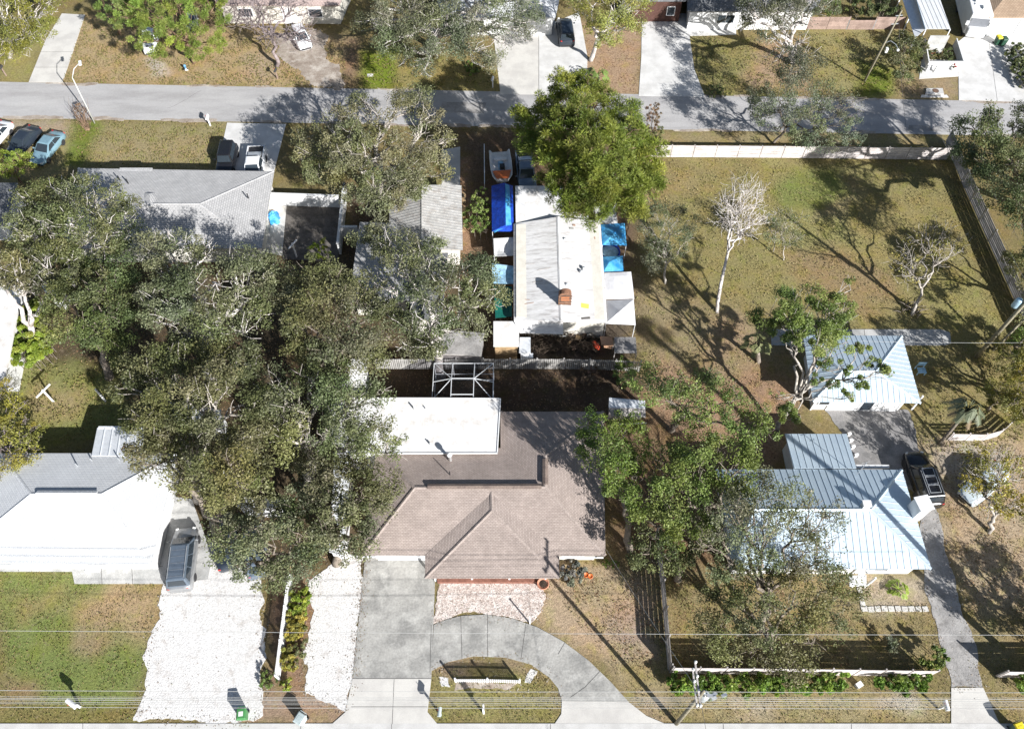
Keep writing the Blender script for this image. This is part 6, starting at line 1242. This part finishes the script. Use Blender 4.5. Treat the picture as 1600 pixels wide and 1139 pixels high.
clump('shrub', 'dark fern pots at the right of the carport porch', [(1470,78),(1488,74),(1492,98),(1474,100)], .6, .3, .3, 'dark', 2.0, .16)
PAL['red'] = [(.5,.06,.07),(.6,.12,.12),(.35,.03,.05),(.55,.25,.22)]
for px, lb in ((1455,88), 'red flowering pot inside the carport porch'), ((1487,110), 'red flowering pot on the white patio strip'), ((1451,67), 'pink flowering pot by the porch back wall'):
    c = G(*px); o = T('flower_pot', lb, 'flower pot', c, 'flower pots at the carport'); MB().lathe(c, [(.14,0),(.2,.3),(.2,.34),(.16,.32)], 12).build('pot', M_vinyl, o, True); crown('flowers', o, [c + U*.55], [.32], 'red', 2.4, .13); crown('leaves', o, [c + U*.42], [.28], 'bush', 2.4, .13)
for px, lb in (((1447,112), 'white garden ornament left on the patio strip'), ((1460,113), 'white garden ornament in the middle of the patio strip')):
    tag(MB().lathe(G(*px), [(.2,0),(.16,.2),(.22,.4),(.12,.6),(.18,.75),(.04,.9)], 10).build('garden_ornament', M_vinyl, None, True), lb, 'ornament')
o = clump('shrub', 'dead leafless shrub leaning beside the street lamp', [(112,165),(128,160),(140,180),(142,200),(128,196)], .9, .5, .4, 'brown', .5, .12, stems=False)
b = MB(); B = G(137,204)
for k in range(34): q = G(118 + rng.uniform(-14,20), 165 + rng.uniform(-14,22), rng.uniform(1.4,2.6)); pp = bend(B + Vector((rng.uniform(-.2,.2), rng.uniform(-.1,.1), 0)), q, .02, .8, 4); b.tube(pp, [.028,.022,.016,.011,.006], 4)
b.build('stems', M_bark_brown, o)
bb = MB()
# palms
def palm(label, base, top, nf, fl, pal='mid', tr=.2, droop=.6, name='palm_tree', skirt=0, fan=True):
    B = base if isinstance(base, Vector) else G(*base); o = T(name, label, 'palm', B, TREES); Tp = top
    if (Tp - B).length > .6: MB().tube([B - U*.2, B.lerp(Tp,.5) + Vector((.05,0,0)), Tp], [tr*1.2, tr, tr*.9], 10).build('trunk', M_bark, o, True)
    pal_ = np.array(PAL[pal])
    for k in range(nf + skirt):
        dead = k >= nf; az = k * 2.399 + rng.uniform(-.3,.3); el = rng.uniform(.05, 1.15) if not dead else rng.uniform(-1.3,-.8); L_ = fl * rng.uniform(.8, 1.1)
        d = Vector((math.cos(az)*math.cos(el), math.sin(az)*math.cos(el), math.sin(el))); mid = Tp + d * L_*.55; end = Tp + Vector((d.x, d.y, 0))*L_*.95 + U*(d.z*L_*.7 - droop*L_*.5)
        c0, c1 = Tp, mid; b = MB(); b.tube([Tp, mid, end], [.035,.022,.008], 4); nl = 18; side = Vector((-math.sin(az), math.cos(az), 0))
        vs = b
        for i in range(nl):
            t = .25 + .75*i/nl if not fan else .5 + .5*i/nl; p = (Tp.lerp(mid, t*2) if t < .5 else mid.lerp(end, t*2-1)); ll = fl*.34*(1 - .55*abs(t-.55)/.5)
            for s in (-1,1):
                q = p + side*s*ll*.75 + (end-mid).normalized()*ll*.6 - U*ll*.25*droop; wv = (end-mid).normalized()*.028; vs.add([p - wv, p + wv, q], [(0,1,2)])
        f = b.build('frond', bpy.data.materials.get('frond_' + ('dead' if dead else pal)) or plain('frond_' + ('dead' if dead else pal), (.22,.16,.1) if dead else tuple(pal_[k % len(pal_)]), .6), o)
    return o
palm('small palm with stiff fronds at the edge of the open field', (1186,566), G(1180,540,1.9), 20, 1.5, 'olive')
palm('drooping grey palm above the curved white slat fence', (1466,695), G(1512,640,3.2), 30, 1.7, 'palm', .13, .9, skirt=6)
palm('young yellow palm in the sandy bed before the metal roof house', (1405,925), G(1404,920,.4), 14, .9, 'lime', .1, .5)
palm('dark palm beside the yellowing tree at top', (936,132), G(933,118,1.3), 18, 1.7, 'mid')
Pb = G(1440,884,2.7); dirv = Vector((math.cos(SUN_AZ), math.sin(SUN_AZ), 0)); Bp = Pb + dirv*11.5 + Vector((1.25,0,0)); Bp.z = 0
palm('very tall palm just beyond the right edge of the picture', Bp, Bp + U*22, 26, 2.0, 'mid', .25, .8)
tree('oak_tree', 'oak beyond the right edge at the end of the asphalt driveway', Vector((38.5,14,0)), [(1620,960),(1680,930),(1760,960),(1740,1060),(1660,1060)], 3.6, 1.5, 1.2, 'oak', .24, lai=2.4)

# ------------------------------------------------------------------ grass tufts and leaf litter
def keep_off(P):
    ok = np.ones(len(P), bool)
    for h in HARD: ok &= ~inpoly(h, P[:, 0], P[:, 1])
    return ok
def ground_scatter(name, label, polys, dens, ln, wd, cols, up, mt):
    Pn = []
    for px in polys:
        W_ = [tuple(p.xy) for p in Gs(px)]; A = np.array(W_); n = int(dens * abs(sum(A[i,0]*A[(i+1) % len(A),1] - A[(i+1) % len(A),0]*A[i,1] for i in range(len(A)))/2))
        q = rng.uniform(A.min(0), A.max(0), (int(n * 1.6), 2)); q = q[inpoly(W_, q[:, 0], q[:, 1])][:n]; Pn.append(q)
    P = np.concatenate(Pn); P = P[keep_off(P)]; cl = np.sin(P[:,0]*1.7 + 2*np.sin(P[:,1]*.9)) + np.sin(P[:,1]*2.1 + 1.5*np.sin(P[:,0]*1.3)); P = P[rng.uniform(-1.6, 1.6, len(P)) < cl + .4]
    n = len(P); P = np.concatenate([P, np.full((n,1), .5*ln if up else .015) + rng.uniform(0,.02,(n,1))], 1)
    if up: Tn = unit(n) * .9 + np.array([0,0,.75]); N = np.cross(Tn, unit(n))
    else: N = unit(n)*.35 + np.array([0,0,1]); Tn = np.cross(N, unit(n))
    Tn /= np.linalg.norm(Tn, axis=1, keepdims=True); N /= np.linalg.norm(N, axis=1, keepdims=True)
    C = np.array(cols)[rng.integers(0, len(cols), n)] * rng.uniform(.7, 1.3, (n,1))
    o = leaf_mesh(name, P, N, Tn, ln*rng.uniform(.6,1.4,n), wd*rng.uniform(.6,1.4,n), C, mt, None); tag(o, label, None, None, 'stuff'); return o
LAWN = [[(1010,250),(1490,250),(1560,480),(1590,530),(1500,600),(1280,520),(1180,640),(985,560),(985,420)]]
ground_scatter('field_grass', 'clumpy dry grass of the open field', LAWN, 30, .15, .07, [(.26,.235,.095),(.23,.22,.085),(.30,.25,.12),(.19,.195,.07),(.32,.26,.14)], True, M_tuft)
ground_scatter('front_lawn_grass', 'green and brown grass of the front lawns along the bottom', [[(0,890),(245,905),(235,1000),(210,1128),(0,1128)], [(835,880),(1040,880),(1060,1128),(1010,1120)], [(1340,900),(1480,960),(1485,1130),(1060,1130),(1060,1085),(1055,900)], [(676,1048),(878,1048),(875,1128),(676,1128)], [(1470,780),(1680,760),(1680,1130),(1560,1130)]],
               60, .12, .05, [(.15,.16,.035),(.19,.15,.06),(.12,.15,.03),(.25,.18,.09),(.22,.16,.07)], True, M_tuft)
ground_scatter('lawn_grass', 'dry short grass of the lawns along the street', [[(95,188),(350,193),(345,262),(130,262)], [(110,30),(540,80),(540,138),(95,130)], [(0,560),(205,560),(205,690),(0,690)], [(565,80),(782,95),(782,146),(560,140)], [(1085,60),(1400,50),(1440,150),(1105,150)], [(1450,560),(1600,560),(1600,760),(1440,700)]],
               34, .2, .085, [(.20,.17,.06),(.17,.17,.045),(.25,.18,.09),(.14,.15,.04)], True, M_tuft)
ground_scatter('leaf_litter', 'fallen brown oak leaves on the soil and driveways', [[(0,400),(790,340),(800,570),(1000,570),(1000,640),(620,640),(560,920),(400,920),(205,700),(190,570),(0,560)], [(840,880),(1040,860),(1330,900),(1330,1045),(1055,1045),(960,1040)], [(430,60),(560,60),(560,140),(440,140)], [(905,60),(1005,60),(1000,150),(910,150)], [(1460,700),(1680,700),(1680,960),(1520,960)], [(985,560),(1260,600),(1200,760),(1000,760)]],
               22, .13, .08, [(.22,.13,.07),(.28,.17,.09),(.16,.10,.06),(.32,.22,.13)], False, M_tuft)
def edge_debris(px_list, n, label):
    Pn = []
    for px in px_list:
        W_ = [Vector(p) for p in Gs(px)]
        for i in range(len(W_)):
            a, b = W_[i], W_[(i+1) % len(W_)]; d = b - a; m = max(1, int(n * d.length)); t = rng.uniform(0, 1, m); nrm = np.array([-d.y, d.x]) / max(d.length, 1e-6); o_ = rng.normal(0, .28, (m, 1))
            Pn.append(np.array([a.x, a.y]) + t[:, None] * np.array([d.x, d.y]) + nrm * o_)
        A = np.array([tuple(p.xy) for p in W_]); q = rng.uniform(A.min(0), A.max(0), (int(n*5), 2)); Pn.append(q[inpoly([tuple(p) for p in A], q[:, 0], q[:, 1])])
    P = np.concatenate(Pn); m = len(P); P = np.concatenate([P, np.full((m, 1), .06)], 1); N = unit(m)*.3 + np.array([0,0,1]); Tn = np.cross(N, unit(m)); Tn /= np.linalg.norm(Tn, axis=1, keepdims=True); N /= np.linalg.norm(N, axis=1, keepdims=True)
    C = np.array([(.30,.23,.17),(.24,.18,.13),(.38,.32,.26),(.24,.23,.14),(.44,.40,.36)])[rng.integers(0, 5, m)]
    tag(leaf_mesh('leaf_debris', P, N, Tn, .10*rng.uniform(.4,1.5,m), .06*rng.uniform(.5,1.5,m), C, M_tuft, None), label, None, None, 'stuff')
edge_debris([[(262,905),(280,870),(330,845),(398,880),(413,940),(410,1020),(414,1095),(400,1126),(330,1129),(215,1122),(225,1060),(234,1000),(246,955)], [(486,905),(545,860),(570,870),(566,930),(556,1060),(540,1112),(505,1100),(472,1085),(478,1040),(484,960)], [(425,55),(500,48),(520,100),(541,139),(478,137),(462,100),(440,85)]], 17, 'dead leaves and dirt blown over the driveway edges')
edge_debris([[(681,907),(846,908),(858,925),(832,973),(720,959),(680,973)], [(1433,775),(1462,790),(1498,936),(1536,1074),(1486,1074),(1457,964),(1440,850)], [(674,1048),(700,1034),(740,1025),(790,1027),(830,1040),(858,1058),(878,1095)], [(571,868),(566,930),(551,1060)]], 14, 'thin scatter of leaves along the concrete and gravel edges')
print('objects', len(bpy.data.objects), 'tris', sum(sum(len(p.vertices) - 2 for p in o.data.polygons) if len(o.data.polygons) < 5000 else 2*len(o.data.polygons) for o in bpy.data.objects if o.type == 'MESH'))
